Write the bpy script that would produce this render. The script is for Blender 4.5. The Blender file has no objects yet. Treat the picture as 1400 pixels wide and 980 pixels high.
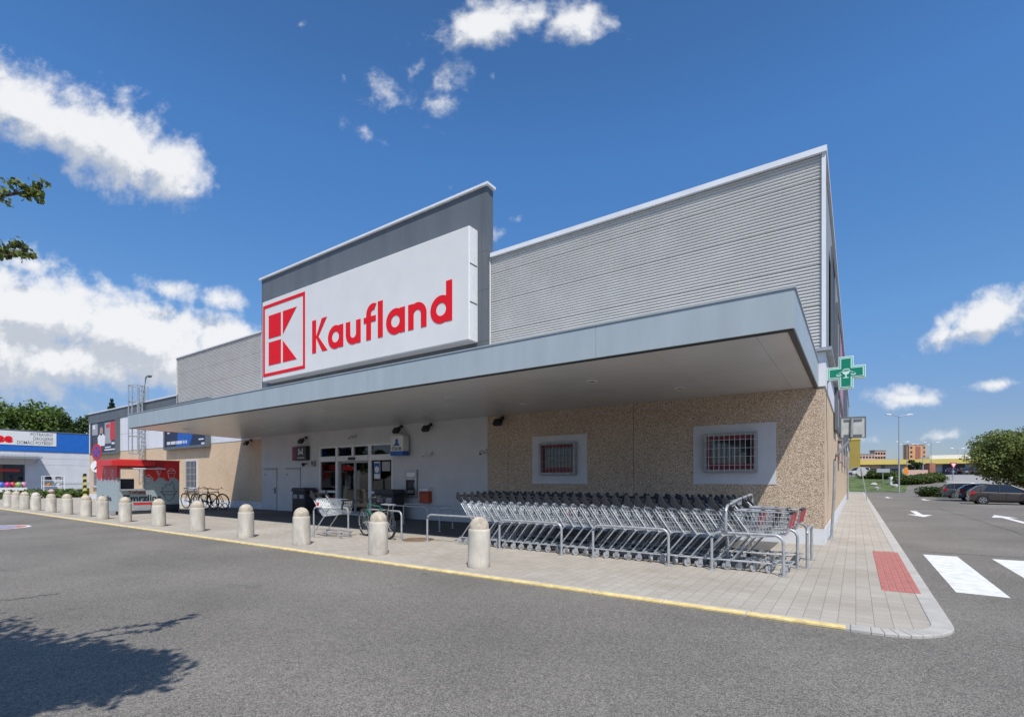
import bpy, bmesh, math, random
import numpy as np
from mathutils import Vector, Matrix, Euler
R = math.radians
PI = math.pi
sc = bpy.context.scene
col = sc.collection

# ------------------------------------------------------------------ camera
FPX, EYE, HOR = 681.0, 1.6, 655.0
YAW = math.atan(470 / 681.0)
CC, SS = math.cos(YAW), math.sin(YAW)
cam = bpy.data.objects.new('camera', bpy.data.cameras.new('camera'))
col.objects.link(cam)
cam.location = (0, 0, EYE)
cam.rotation_euler = (R(90), 0, YAW)
cam.data.sensor_width = 36
cam.data.lens = FPX / 1400 * 36
cam.data.shift_y = (HOR - 490) / 1400
cam.data.clip_end = 4000
cam.data.clip_start = 0.05
sc.camera = cam

# ------------------------------------------------------------------ light and sky
SUN = Vector((0.467, -0.469, 1.0)).normalized()
EL = math.asin(SUN.z)
AZ = math.atan2(SUN.x, SUN.y)
sl = bpy.data.lights.new('sun', 'SUN')
sl.energy = 4.3
sl.angle = R(0.5)
sl.color = (1.0, 0.95, 0.88)
so = bpy.data.objects.new('sun', sl)
so.rotation_euler = (-SUN).to_track_quat('-Z', 'Y').to_euler()
col.objects.link(so)
vs = sc.view_settings
vs.view_transform = 'Standard'
vs.look = 'None'
vs.exposure = 0.12
vs.gamma = 1
vs.use_curve_mapping = False

world = bpy.data.worlds.new('World')
sc.world = world
world.use_nodes = True
wt = world.node_tree
for n in list(wt.nodes):
    wt.nodes.remove(n)
WN = wt.nodes.new
WL = wt.links.new


def wmath(op, a, b=None, clamp=False, c=None):
    n = WN('ShaderNodeMath')
    n.operation = op
    n.use_clamp = clamp
    for i, v in enumerate((a, b, c)):
        if v is None:
            continue
        if isinstance(v, (int, float)):
            n.inputs[i].default_value = v
        else:
            WL(v, n.inputs[i])
    return n.outputs[0]


def wvec(op, a, b):
    n = WN('ShaderNodeVectorMath')
    n.operation = op
    for i, v in enumerate((a, b)):
        if isinstance(v, tuple):
            n.inputs[i].default_value = v
        else:
            WL(v, n.inputs[i])
    return n


def build_world():
    tc = WN('ShaderNodeTexCoord')
    d = tc.outputs['Generated']
    sky = WN('ShaderNodeTexSky')
    sky.sky_type = 'NISHITA'
    sky.sun_disc = False
    sky.sun_elevation = EL
    sky.sun_rotation = AZ
    sky.altitude = 300
    sky.air_density = 1.0
    sky.dust_density = 0.6
    sky.ozone_density = 2.2
    # directions of the sky written on a tangent plane that faces the store
    dep = wvec('DOT_PRODUCT', d, (-SS, CC, 0)).outputs['Value']
    lat = wvec('DOT_PRODUCT', d, (CC, SS, 0)).outputs['Value']
    up = wvec('DOT_PRODUCT', d, (0, 0, 1)).outputs['Value']
    dpc = wmath('MAXIMUM', dep, 0.06)
    U = wmath('DIVIDE', lat, dpc)
    V = wmath('DIVIDE', up, dpc)
    comb = WN('ShaderNodeCombineXYZ')
    WL(U, comb.inputs[0])
    WL(V, comb.inputs[1])
    P = comb.outputs[0]

    # cloud bodies: (px, py, half length, half height, tilt degrees, weight) in thousandths of the tangent plane
    B = [(40, 150, 120, 52, -16, 1.12), (150, 190, 130, 56, -28, 1.15), (228, 228, 62, 46, -40, 1.15), (-60, 105, 90, 60, -14, 1.1),
         (298, 256, 18, 9, -30, .45),
         (50, 428, 150, 56, -8, 1.3), (190, 455, 160, 50, -12, 1.3), (310, 478, 110, 44, -22, 1.2), (-30, 470, 160, 80, 0, 1.3),
         (90, 490, 240, 40, 0, 1.1), (250, 505, 160, 34, 0, 1.05),
         (40, 360, 70, 30, -30, .75), (235, 397, 60, 20, -15, .72), (305, 410, 52, 17, -4, .78), (110, 395, 70, 22, 0, .55),
         (530, 132, 40, 34, 40, .55), (612, 118, 30, 56, -18, .54), (495, 178, 40, 13, -35, .58), (572, 90, 36, 13, 55, .52), (615, 160, 14, 24, 15, .4),
         (470, 105, 6, 16, 10, .3), (674, 105, 7, 11, 10, .42),
         (672, 32, 90, 32, 14, .88), (792, 30, 56, 34, -12, .88), (730, 22, 60, 14, 0, .7), (590, 30, 40, 14, 0, .4), (410, 33, 14, 12, 30, .42), (885, 75, 22, 9, 20, .3),
         (1352, 432, 72, 30, 24, 1.0), (1430, 410, 60, 40, 15, 1.0), (1290, 462, 34, 18, 30, .85),
         (1238, 545, 58, 15, 2, .82), (1240, 536, 26, 13, 0, .8), (1360, 526, 46, 12, 4, .82), (1290, 597, 34, 10, 8, .55), (1255, 600, 30, 9, 0, .4),
         (1160, 465, 18, 7, 0, .35), (1235, 487, 16, 5, 0, .35), (1190, 600, 22, 8, 0, .35), (1215, 615, 40, 8, 0, .35),
         (680, 322, 18, 12, 20, .45), (710, 295, 12, 8, 20, .3), (617, 257, 9, 9, 0, .4),
         (60, 556, 160, 9, 0, .35)]

    def density(Pin, name):
        nz = WN('ShaderNodeTexNoise')
        nz.inputs['Scale'].default_value = 7.5
        nz.inputs['Detail'].default_value = 9
        nz.inputs['Roughness'].default_value = 0.62
        nz.inputs['Distortion'].default_value = 0.25
        WL(Pin, nz.inputs['Vector'])
        n2 = WN('ShaderNodeTexNoise')
        n2.inputs['Scale'].default_value = 30
        n2.inputs['Detail'].default_value = 6
        n2.inputs['Roughness'].default_value = 0.6
        WL(Pin, n2.inputs['Vector'])
        acc = None
        for (px, py, a, b, t, wgt) in B:
            mp = WN('ShaderNodeMapping')
            mp.vector_type = 'TEXTURE'
            mp.inputs['Location'].default_value = ((px - 700) / FPX, (HOR - py) / FPX, 0)
            mp.inputs['Rotation'].default_value = (0, 0, R(t))
            mp.inputs['Scale'].default_value = (a / FPX, b / FPX, 1)
            WL(Pin, mp.inputs['Vector'])
            ln = WN('ShaderNodeVectorMath')
            ln.operation = 'LENGTH'
            WL(mp.outputs[0], ln.inputs[0])
            f = wmath('MULTIPLY_ADD', ln.outputs['Value'], -0.62 * wgt, c=wgt)
            acc = f if acc is None else wmath('MAXIMUM', acc, f)
        acc = wmath('MAXIMUM', acc, -0.6)
        nn = wmath('MULTIPLY_ADD', nz.outputs['Fac'], 1.35, c=-0.675)
        n3 = wmath('MULTIPLY_ADD', n2.outputs['Fac'], 0.75, c=-0.375)
        s = wmath('ADD', wmath('ADD', acc, nn), n3)
        return s, nz.outputs['Fac']

    s0, f0 = density(P, 'a')
    off = wvec('ADD', P, (0.022, 0.05, 0)).outputs[0]
    s1, f1 = density(off, 'b')
    mr = WN('ShaderNodeMapRange')
    mr.interpolation_type = 'SMOOTHSTEP'
    mr.inputs['From Min'].default_value = 0.24
    mr.inputs['From Max'].default_value = 0.82
    WL(s0, mr.inputs['Value'])
    front = wmath('GREATER_THAN', dep, 0.08)
    abv = wmath('MULTIPLY_ADD', up, 18.0, True, 0.2)
    alpha = wmath('MULTIPLY', wmath('MULTIPLY', mr.outputs[0], front), abv)
    # sky behind the camera: a few broken clouds so that glass has something to mirror
    nb = WN('ShaderNodeTexNoise')
    nb.inputs['Scale'].default_value = 3.2
    nb.inputs['Detail'].default_value = 7
    WL(d, nb.inputs['Vector'])
    mb = WN('ShaderNodeMapRange')
    mb.interpolation_type = 'SMOOTHSTEP'
    mb.inputs['From Min'].default_value = 0.52
    mb.inputs['From Max'].default_value = 0.66
    WL(nb.outputs['Fac'], mb.inputs['Value'])
    back = wmath('MULTIPLY', mb.outputs[0], wmath('LESS_THAN', dep, 0.0))
    back = wmath('MULTIPLY', back, wmath('MULTIPLY_ADD', up, 6.0, True, 0.0))
    alpha = wmath('MAXIMUM', alpha, wmath('MULTIPLY', back, 0.8))
    alpha = wmath('MULTIPLY', alpha, 0.97)
    # brightness of the cloud: thick and self shaded towards its underside
    sh = wmath('SUBTRACT', s0, s1)
    shade = WN('ShaderNodeMapRange')
    shade.interpolation_type = 'SMOOTHSTEP'
    shade.inputs['From Min'].default_value = -0.22
    shade.inputs['From Max'].default_value = 0.26
    WL(sh, shade.inputs['Value'])
    ramp = WN('ShaderNodeValToRGB')
    ramp.color_ramp.elements[0].color = (0.55, 0.595, 0.67, 1)
    ramp.color_ramp.elements[1].color = (0.90, 0.91, 0.93, 1)
    WL(shade.outputs[0], ramp.inputs[0])
    # sky colour
    tint = WN('ShaderNodeValToRGB')
    te = tint.color_ramp.elements
    stops = [(0.0, (.64, .67, .86)), (.10, (.66, .73, .93)), (.28, (.74, 1.08, 1.34)), (.535, (.70, 1.22, 1.66)), (.68, (.62, 1.05, 1.42))]
    while len(te) < len(stops):
        te.new(.5)
    for e, (pos, c) in zip(te, stops):
        e.position = pos
        e.color = tuple(v / 2 for v in c) + (1,)
    WL(up, tint.inputs[0])
    tm = WN('ShaderNodeVectorMath')
    tm.operation = 'MULTIPLY'
    WL(sky.outputs[0], tm.inputs[0])
    WL(tint.outputs[0], tm.inputs[1])
    hs = WN('ShaderNodeVectorMath')
    hs.operation = 'SCALE'
    hs.inputs['Scale'].default_value = 2.0
    WL(tm.outputs[0], hs.inputs[0])
    bg1 = WN('ShaderNodeBackground')
    bg1.inputs[1].default_value = 0.1
    WL(hs.outputs[0], bg1.inputs[0])
    bg2 = WN('ShaderNodeBackground')
    bg2.inputs[1].default_value = 0.92
    WL(ramp.outputs[0], bg2.inputs[0])
    mx = WN('ShaderNodeMixShader')
    WL(alpha, mx.inputs[0])
    WL(bg1.outputs[0], mx.inputs[1])
    WL(bg2.outputs[0], mx.inputs[2])
    out = WN('ShaderNodeOutputWorld')
    WL(mx.outputs[0], out.inputs[0])


build_world()
sc.cycles.diffuse_bounces = 2
world.cycles.sampling_method = 'MANUAL'
world.cycles.sample_map_resolution = 512

# ------------------------------------------------------------------ geometry helpers


def ray(px, py):
    d = (px - 700) / FPX
    return Vector((-SS + CC * d, CC + SS * d, (HOR - py) / FPX))


def G(px, py, z=0.0):
    r = ray(px, py)
    t = (z - EYE) / r.z
    return Vector((r.x * t, r.y * t, z))


def onY(px, py, Y):
    r = ray(px, py)
    t = Y / r.y
    return (r.x * t, EYE + r.z * t)


def at(px, py, D):
    r = ray(px, py)
    return Vector((r.x * D, r.y * D, EYE + r.z * D))


class MB:
    def __init__(s):
        s.v = []
        s.f = []
        s.m = []
        s.cur = 0

    def mat(s, i):
        s.cur = i
        return s

    def add(s, vs, fs):
        o = len(s.v)
        s.v += [tuple(v) for v in vs]
        for f in fs:
            s.f.append(tuple(i + o for i in f))
            s.m.append(s.cur)
        return s

    def box(s, x0, x1, y0, y1, z0, z1, M=None):
        vs = [Vector(p) for p in ((x0, y0, z0), (x1, y0, z0), (x1, y1, z0), (x0, y1, z0), (x0, y0, z1), (x1, y0, z1), (x1, y1, z1), (x0, y1, z1))]
        if M is not None:
            vs = [M @ v for v in vs]
        return s.add(vs, [(0, 3, 2, 1), (4, 5, 6, 7), (0, 1, 5, 4), (1, 2, 6, 5), (2, 3, 7, 6), (3, 0, 4, 7)])

    def cbox(s, c, sx, sy, sz, M=None):
        return s.box(c[0] - sx / 2, c[0] + sx / 2, c[1] - sy / 2, c[1] + sy / 2, c[2] - sz / 2, c[2] + sz / 2, M)

    def prism(s, pts, y0, y1, axis='y', M=None):
        """pts 2D outline; axis y: (x,z) outline extruded along y; x: (y,z) along x; z: (x,y) along z"""
        n = len(pts)

        def mk(p, t):
            if axis == 'y':
                v = Vector((p[0], t, p[1]))
            elif axis == 'x':
                v = Vector((t, p[0], p[1]))
            else:
                v = Vector((p[0], p[1], t))
            return M @ v if M is not None else v
        vs = [mk(p, y0) for p in pts] + [mk(p, y1) for p in pts]
        fs = [tuple(range(n - 1, -1, -1)), tuple(range(n, 2 * n))]
        fs += [(i, (i + 1) % n, n + (i + 1) % n, n + i) for i in range(n)]
        return s.add(vs, fs)

    def tube(s, pts, r, seg=6, closed=False, r2=None):
        pts = [Vector(p) for p in pts]
        n = len(pts)
        rings = []
        for i, p in enumerate(pts):
            if closed:
                t = (pts[(i + 1) % n] - pts[i - 1])
            else:
                t = pts[min(i + 1, n - 1)] - pts[max(i - 1, 0)]
            if t.length < 1e-9:
                t = Vector((0, 0, 1))
            t.normalize()
            a = Vector((0, 0, 1)) if abs(t.z) < 0.92 else Vector((1, 0, 0))
            u = t.cross(a).normalized()
            w = t.cross(u)
            rr = r if r2 is None else r + (r2 - r) * i / max(1, n - 1)
            rings.append([p + (u * math.cos(2 * PI * k / seg) + w * math.sin(2 * PI * k / seg)) * rr for k in range(seg)])
        vs = [v for rg in rings for v in rg]
        fs = []
        for i in range(n if closed else n - 1):
            j = (i + 1) % n
            for k in range(seg):
                l = (k + 1) % seg
                fs.append((i * seg + k, i * seg + l, j * seg + l, j * seg + k))
        if not closed:
            fs.append(tuple(range(seg)))
            fs.append(tuple((n - 1) * seg + k for k in range(seg - 1, -1, -1)))
        return s.add(vs, fs)

    def lathe(s, prof, c=(0, 0, 0), seg=24, M=None):
        """prof list of (r, z), rotated about z"""
        vs = []
        for (r, z) in prof:
            for k in range(seg):
                a = 2 * PI * k / seg
                v = Vector((c[0] + r * math.cos(a), c[1] + r * math.sin(a), c[2] + z))
                vs.append(M @ v if M is not None else v)
        fs = []
        for i in range(len(prof) - 1):
            for k in range(seg):
                l = (k + 1) % seg
                fs.append((i * seg + k, i * seg + l, (i + 1) * seg + l, (i + 1) * seg + k))
        fs.append(tuple(range(seg - 1, -1, -1)))
        fs.append(tuple((len(prof) - 1) * seg + k for k in range(seg)))
        return s.add(vs, fs)

    def quad(s, a, b, c, d):
        return s.add([a, b, c, d], [(0, 1, 2, 3)])

    def poly(s, pts):
        return s.add(pts, [tuple(range(len(pts)))])

    def build(s, name, mats, parent=None, smooth=None, bevel=None, loc=None, rot=None):
        me = bpy.data.meshes.new(name)
        me.from_pydata(s.v, [], s.f)
        if not isinstance(mats, (list, tuple)):
            mats = [mats]
        for m in mats:
            me.materials.append(m)
        me.polygons.foreach_set('material_index', s.m)
        if smooth:
            bm = bmesh.new()
            bm.from_mesh(me)
            bmesh.ops.recalc_face_normals(bm, faces=bm.faces)
            bm.to_mesh(me)
            bm.free()
            me.shade_smooth()
            me.set_sharp_from_angle(angle=R(smooth))
        me.update()
        o = bpy.data.objects.new(name, me)
        col.objects.link(o)
        if parent is not None:
            o.parent = parent
        if loc is not None:
            o.location = loc
        if rot is not None:
            o.rotation_euler = rot
        if bevel:
            b = o.modifiers.new('bevel', 'BEVEL')
            b.width = bevel
            b.segments = 2
            b.limit_method = 'ANGLE'
            b.angle_limit = R(40)
        return o


def tag(o, label=None, cat=None, group=None, kind=None):
    if label:
        o['label'] = label
    if cat:
        o['category'] = cat
    if group:
        o['group'] = group
    if kind:
        o['kind'] = kind
    return o


def empty(name, loc=(0, 0, 0), rz=0.0, label=None, cat=None, group=None, scale=None):
    o = bpy.data.objects.new(name, None)
    col.objects.link(o)
    o.location = loc
    o.rotation_euler = (0, 0, rz)
    o.empty_display_size = 0.2
    if scale:
        o.scale = (scale, scale, scale) if isinstance(scale, (int, float)) else scale
    return tag(o, label, cat, group)


def children(o):
    return [c for c in bpy.data.objects if c.parent == o]


def copy_tree(o, parent=None, kids=None):
    c = o.copy()
    col.objects.link(c)
    if parent is not None:
        c.parent = parent
    for ch in children(o):
        copy_tree(ch, c)
    return c


def arc(c, r, a0, a1, n, plane='xz', y=0.0):
    out = []
    for i in range(n + 1):
        a = R(a0 + (a1 - a0) * i / n)
        p, q = c[0] + r * math.cos(a), c[1] + r * math.sin(a)
        if plane == 'xz':
            out.append(Vector((p, y, q)))
        elif plane == 'yz':
            out.append(Vector((y, p, q)))
        else:
            out.append(Vector((p, q, y)))
    return out


# ------------------------------------------------------------------ materials
def newmat(name):
    m = bpy.data.materials.new(name)
    m.use_nodes = True
    nt = m.node_tree
    return m, nt, nt.nodes['Principled BSDF'], nt.nodes.new, nt.links.new


def mat(name, c, rough=0.6, metal=0.0, var=0.12, scale=6.0, bump=0.0, bscale=60.0, spec=0.5, streak=None, coat=0.0, detail=5, rnd=False):
    m, nt, p, N, L = newmat(name)
    p.inputs['Roughness'].default_value = rough
    p.inputs['Metallic'].default_value = metal
    p.inputs['Specular IOR Level'].default_value = spec
    p.inputs['Coat Weight'].default_value = coat
    tc = N('ShaderNodeTexCoord')
    src = tc.outputs['Object']
    if rnd:
        oi = N('ShaderNodeObjectInfo')
        va = N('ShaderNodeVectorMath')
        va.operation = 'MULTIPLY_ADD'
        va.inputs[1].default_value = (37, 53, 71)
        L(oi.outputs['Random'], va.inputs[0])
        L(src, va.inputs[2])
        src = va.outputs[0]
    if streak:
        mp = N('ShaderNodeMapping')
        mp.inputs['Scale'].default_value = streak
        L(src, mp.inputs[0])
        src = mp.outputs[0]
    nz = N('ShaderNodeTexNoise')
    nz.inputs['Scale'].default_value = scale
    nz.inputs['Detail'].default_value = detail
    nz.inputs['Roughness'].default_value = 0.6
    L(src, nz.inputs['Vector'])
    rp = N('ShaderNodeValToRGB')
    lo, hi = max(0, 1 - var * 1.4), 1 + var
    rp.color_ramp.elements[0].position = 0.3
    rp.color_ramp.elements[1].position = 0.7
    rp.color_ramp.elements[0].color = (c[0] * lo, c[1] * lo, c[2] * lo, 1)
    rp.color_ramp.elements[1].color = (min(1, c[0] * hi), min(1, c[1] * hi), min(1, c[2] * hi), 1)
    L(nz.outputs['Fac'], rp.inputs[0])
    L(rp.outputs[0], p.inputs['Base Color'])
    if bump:
        n2 = N('ShaderNodeTexNoise')
        n2.inputs['Scale'].default_value = bscale
        n2.inputs['Detail'].default_value = 3
        L(tc.outputs['Object'], n2.inputs['Vector'])
        b = N('ShaderNodeBump')
        b.inputs['Strength'].default_value = bump
        b.inputs['Distance'].default_value = 0.02
        L(n2.outputs['Fac'], b.inputs['Height'])
        L(b.outputs[0], p.inputs['Normal'])
    return m


def mat_aggregate(name, cols, scale, bump=0.8):
    """washed pebble concrete: every pebble its own tone in a sandy matrix"""
    m, nt, p, N, L = newmat(name)
    p.inputs['Roughness'].default_value = 0.85
    tc = N('ShaderNodeTexCoord')
    vo = N('ShaderNodeTexVoronoi')
    vo.inputs['Scale'].default_value = scale
    L(tc.outputs['Object'], vo.inputs['Vector'])
    sp = N('ShaderNodeSeparateColor')
    L(vo.outputs['Color'], sp.inputs[0])
    rp = N('ShaderNodeValToRGB')
    rp.color_ramp.interpolation = 'CONSTANT'
    els = rp.color_ramp.elements
    while len(els) < len(cols):
        els.new(0.5)
    for i, (pos, c) in enumerate(cols):
        els[i].position = pos
        els[i].color = (*c, 1)
    L(sp.outputs[0], rp.inputs[0])
    nz = N('ShaderNodeTexNoise')
    nz.inputs['Scale'].default_value = 0.8
    nz.inputs['Detail'].default_value = 4
    L(tc.outputs['Object'], nz.inputs['Vector'])
    mr = N('ShaderNodeMapRange')
    mr.inputs['To Min'].default_value = 0.8
    mr.inputs['To Max'].default_value = 1.15
    L(nz.outputs['Fac'], mr.inputs['Value'])
    mx = N('ShaderNodeMix')
    mx.data_type = 'RGBA'
    mx.blend_type = 'MULTIPLY'
    mx.inputs['Factor'].default_value = 1
    L(rp.outputs[0], mx.inputs['A'])
    L(mr.outputs[0], mx.inputs['B'])
    L(mx.outputs['Result'], p.inputs['Base Color'])
    b = N('ShaderNodeBump')
    b.inputs['Strength'].default_value = bump
    b.inputs['Distance'].default_value = 0.012
    b.invert = True
    L(vo.outputs['Distance'], b.inputs['Height'])
    L(b.outputs[0], p.inputs['Normal'])
    return m


def mat_asphalt(name, base, dark=0.5, light=1.5):
    m, nt, p, N, L = newmat(name)
    p.inputs['Roughness'].default_value = 0.9
    p.inputs['Specular IOR Level'].default_value = 0.3
    tc = N('ShaderNodeTexCoord')
    src = tc.outputs['Object']
    # stone chips
    vo = N('ShaderNodeTexVoronoi')
    vo.inputs['Scale'].default_value = 105
    L(src, vo.inputs['Vector'])
    sp = N('ShaderNodeSeparateColor')
    L(vo.outputs['Color'], sp.inputs[0])
    r1 = N('ShaderNodeMapRange')
    r1.inputs['To Min'].default_value = dark
    r1.inputs['To Max'].default_value = light
    L(sp.outputs[0], r1.inputs['Value'])
    # patches, tyre polish, oil
    n1 = N('ShaderNodeTexNoise')
    n1.inputs['Scale'].default_value = 0.35
    n1.inputs['Detail'].default_value = 6
    n1.inputs['Roughness'].default_value = 0.55
    L(src, n1.inputs['Vector'])
    r2 = N('ShaderNodeMapRange')
    r2.inputs['From Min'].default_value = 0.3
    r2.inputs['From Max'].default_value = 0.7
    r2.inputs['To Min'].default_value = 0.80
    r2.inputs['To Max'].default_value = 1.16
    L(n1.outputs['Fac'], r2.inputs['Value'])
    n3 = N('ShaderNodeTexNoise')
    n3.inputs['Scale'].default_value = 22
    n3.inputs['Detail'].default_value = 5
    L(src, n3.inputs['Vector'])
    r3 = N('ShaderNodeMapRange')
    r3.inputs['From Min'].default_value = 0.3
    r3.inputs['From Max'].default_value = 0.7
    r3.inputs['To Min'].default_value = 0.9
    r3.inputs['To Max'].default_value = 1.1
    L(n3.outputs['Fac'], r3.inputs['Value'])
    a = N('ShaderNodeMath')
    a.operation = 'MULTIPLY'
    L(r1.outputs[0], a.inputs[0])
    L(r2.outputs[0], a.inputs[1])
    a2 = N('ShaderNodeMath')
    a2.operation = 'MULTIPLY'
    L(a.outputs[0], a2.inputs[0])
    L(r3.outputs[0], a2.inputs[1])
    mx = N('ShaderNodeMix')
    mx.data_type = 'RGBA'
    mx.blend_type = 'MULTIPLY'
    mx.inputs['Factor'].default_value = 1
    mx.inputs['A'].default_value = (*base, 1)
    # drips of oil and old repair spots
    n4 = N('ShaderNodeTexNoise')
    n4.inputs['Scale'].default_value = 1.1
    n4.inputs['Detail'].default_value = 4
    n4.inputs['Roughness'].default_value = 0.7
    L(src, n4.inputs['Vector'])
    r4 = N('ShaderNodeMapRange')
    r4.interpolation_type = 'SMOOTHSTEP'
    r4.inputs['From Min'].default_value = 0.62
    r4.inputs['From Max'].default_value = 0.74
    r4.inputs['To Min'].default_value = 1.0
    r4.inputs['To Max'].default_value = 0.72
    L(n4.outputs['Fac'], r4.inputs['Value'])
    a3 = N('ShaderNodeMath')
    a3.operation = 'MULTIPLY'
    L(a2.outputs[0], a3.inputs[0])
    L(r4.outputs[0], a3.inputs[1])
    L(a3.outputs[0], mx.inputs['B'])
    L(mx.outputs['Result'], p.inputs['Base Color'])
    b = N('ShaderNodeBump')
    b.inputs['Strength'].default_value = 0.5
    b.inputs['Distance'].default_value = 0.01
    L(vo.outputs['Distance'], b.inputs['Height'])
    L(b.outputs[0], p.inputs['Normal'])
    return m


def mat_paving(name, c1, c2, mortar):
    m, nt, p, N, L = newmat(name)
    p.inputs['Roughness'].default_value = 0.88
    p.inputs['Specular IOR Level'].default_value = 0.3
    tc = N('ShaderNodeTexCoord')
    mp = N('ShaderNodeMapping')
    mp.inputs['Rotation'].default_value = (0, 0, R(90))
    L(tc.outputs['Object'], mp.inputs[0])
    br = N('ShaderNodeTexBrick')
    br.inputs['Scale'].default_value = 1.0
    br.inputs['Brick Width'].default_value = 0.21
    br.inputs['Row Height'].default_value = 0.17
    br.inputs['Mortar Size'].default_value = 0.0045
    br.inputs['Mortar Smooth'].default_value = 0.3
    br.inputs['Color1'].default_value = (*c1, 1)
    br.inputs['Color2'].default_value = (*c2, 1)
    br.inputs['Mortar'].default_value = (*mortar, 1)
    br.inputs['Bias'].default_value = 0.0
    L(mp.outputs[0], br.inputs['Vector'])
    nz = N('ShaderNodeTexNoise')
    nz.inputs['Scale'].default_value = 0.55
    nz.inputs['Detail'].default_value = 7
    nz.inputs['Roughness'].default_value = 0.6
    L(tc.outputs['Object'], nz.inputs['Vector'])
    rp = N('ShaderNodeValToRGB')
    rp.color_ramp.elements[0].position = 0.3
    rp.color_ramp.elements[1].position = 0.7
    rp.color_ramp.elements[0].color = (0.84, 0.80, 0.76, 1)
    rp.color_ramp.elements[1].color = (1.08, 1.07, 1.04, 1)
    L(nz.outputs['Fac'], rp.inputs[0])
    mx = N('ShaderNodeMix')
    mx.data_type = 'RGBA'
    mx.blend_type = 'MULTIPLY'
    mx.inputs['Factor'].default_value = 1
    L(br.outputs['Color'], mx.inputs['A'])
    L(rp.outputs[0], mx.inputs['B'])
    # fine grit
    n2 = N('ShaderNodeTexNoise')
    n2.inputs['Scale'].default_value = 45
    n2.inputs['Detail'].default_value = 3
    L(tc.outputs['Object'], n2.inputs['Vector'])
    r2 = N('ShaderNodeMapRange')
    r2.inputs['From Min'].default_value = 0.3
    r2.inputs['From Max'].default_value = 0.7
    r2.inputs['To Min'].default_value = 0.9
    r2.inputs['To Max'].default_value = 1.08
    L(n2.outputs['Fac'], r2.inputs['Value'])
    m2 = N('ShaderNodeMix')
    m2.data_type = 'RGBA'
    m2.blend_type = 'MULTIPLY'
    m2.inputs['Factor'].default_value = 1
    L(mx.outputs['Result'], m2.inputs['A'])
    L(r2.outputs[0], m2.inputs['B'])
    L(m2.outputs['Result'], p.inputs['Base Color'])
    b = N('ShaderNodeBump')
    b.inputs['Strength'].default_value = 0.5
    b.inputs['Distance'].default_value = 0.01
    b.invert = True
    L(br.outputs['Fac'], b.inputs['Height'])
    L(b.outputs[0], p.inputs['Normal'])
    return m


def mat_leaf(name, c1, c2, trans=0.35):
    m, nt, p, N, L = newmat(name)
    out = nt.nodes['Material Output']
    ge = N('ShaderNodeNewGeometry')
    rp = N('ShaderNodeValToRGB')
    rp.color_ramp.elements[0].color = (*c1, 1)
    rp.color_ramp.elements[1].color = (*c2, 1)
    L(ge.outputs['Random Per Island'], rp.inputs[0])
    p.inputs['Roughness'].default_value = 0.5
    p.inputs['Specular IOR Level'].default_value = 0.35
    L(rp.outputs[0], p.inputs['Base Color'])
    tr = N('ShaderNodeBsdfTranslucent')
    hs = N('ShaderNodeHueSaturation')
    hs.inputs['Value'].default_value = 1.5
    hs.inputs['Hue'].default_value = 0.48
    L(rp.outputs[0], hs.inputs['Color'])
    L(hs.outputs[0], tr.inputs[0])
    mx = N('ShaderNodeMixShader')
    mx.inputs[0].default_value = trans
    L(p.outputs[0], mx.inputs[1])
    L(tr.outputs[0], mx.inputs[2])
    L(mx.outputs[0], out.inputs[0])
    return m


def mat_glass(name, tint=(0.02, 0.025, 0.03), refl=0.9):
    """dark pane seen from outside by day: mirrors the sky, opaque dark room behind"""
    m, nt, p, N, L = newmat(name)
    p.inputs['Base Color'].default_value = (*tint, 1)
    p.inputs['Roughness'].default_value = 0.04
    p.inputs['Specular IOR Level'].default_value = refl
    return m


def mat_pane(name):
    """clear pane: part mirror, part see-through"""
    m, nt, p, N, L = newmat(name)
    out = nt.nodes['Material Output']
    gl = N('ShaderNodeBsdfGlossy')
    gl.inputs['Roughness'].default_value = 0.02
    tr = N('ShaderNodeBsdfTransparent')
    tr.inputs[0].default_value = (0.62, 0.66, 0.66, 1)
    fr = N('ShaderNodeFresnel')
    fr.inputs[0].default_value = 1.5
    a = N('ShaderNodeMath')
    a.operation = 'MULTIPLY_ADD'
    a.inputs[1].default_value = 1.6
    a.inputs[2].default_value = 0.03
    a.use_clamp = True
    L(fr.outputs[0], a.inputs[0])
    mx = N('ShaderNodeMixShader')
    L(a.outputs[0], mx.inputs[0])
    L(tr.outputs[0], mx.inputs[1])
    L(gl.outputs[0], mx.inputs[2])
    L(mx.outputs[0], out.inputs[0])
    return m


M = {}
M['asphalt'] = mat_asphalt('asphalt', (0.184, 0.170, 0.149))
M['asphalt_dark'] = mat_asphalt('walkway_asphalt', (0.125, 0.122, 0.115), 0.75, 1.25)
M['paving'] = mat_paving('paving_blocks', (0.385, 0.355, 0.31), (0.43, 0.40, 0.355), (0.275, 0.255, 0.22))
M['ramp'] = mat('ramp_concrete', (0.29, 0.28, 0.265), 0.9, var=.1, scale=1.5)
M['kerb'] = mat('kerb_concrete', (0.44, 0.42, 0.385), 0.9, var=0.12, scale=3, bump=0.3)
M['yellow_paint'] = mat('worn_yellow_paint', (0.74, 0.57, 0.25), 0.8, var=0.22, scale=7, bump=0.2)
M['white_paint'] = mat('white_road_paint', (0.70, 0.70, 0.67), 0.8, var=0.14, scale=7, bump=0.3, bscale=80)
M['red_tactile'] = mat('red_tactile', (0.43, 0.15, 0.125), 0.85, var=0.15, scale=8)
M['blue_paint'] = mat('blue_road_paint', (0.14, 0.34, 0.52), 0.8, var=0.15, scale=5)
M['red_paint'] = mat('red_road_paint', (0.50, 0.16, 0.13), 0.8, var=0.15, scale=5)
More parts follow.
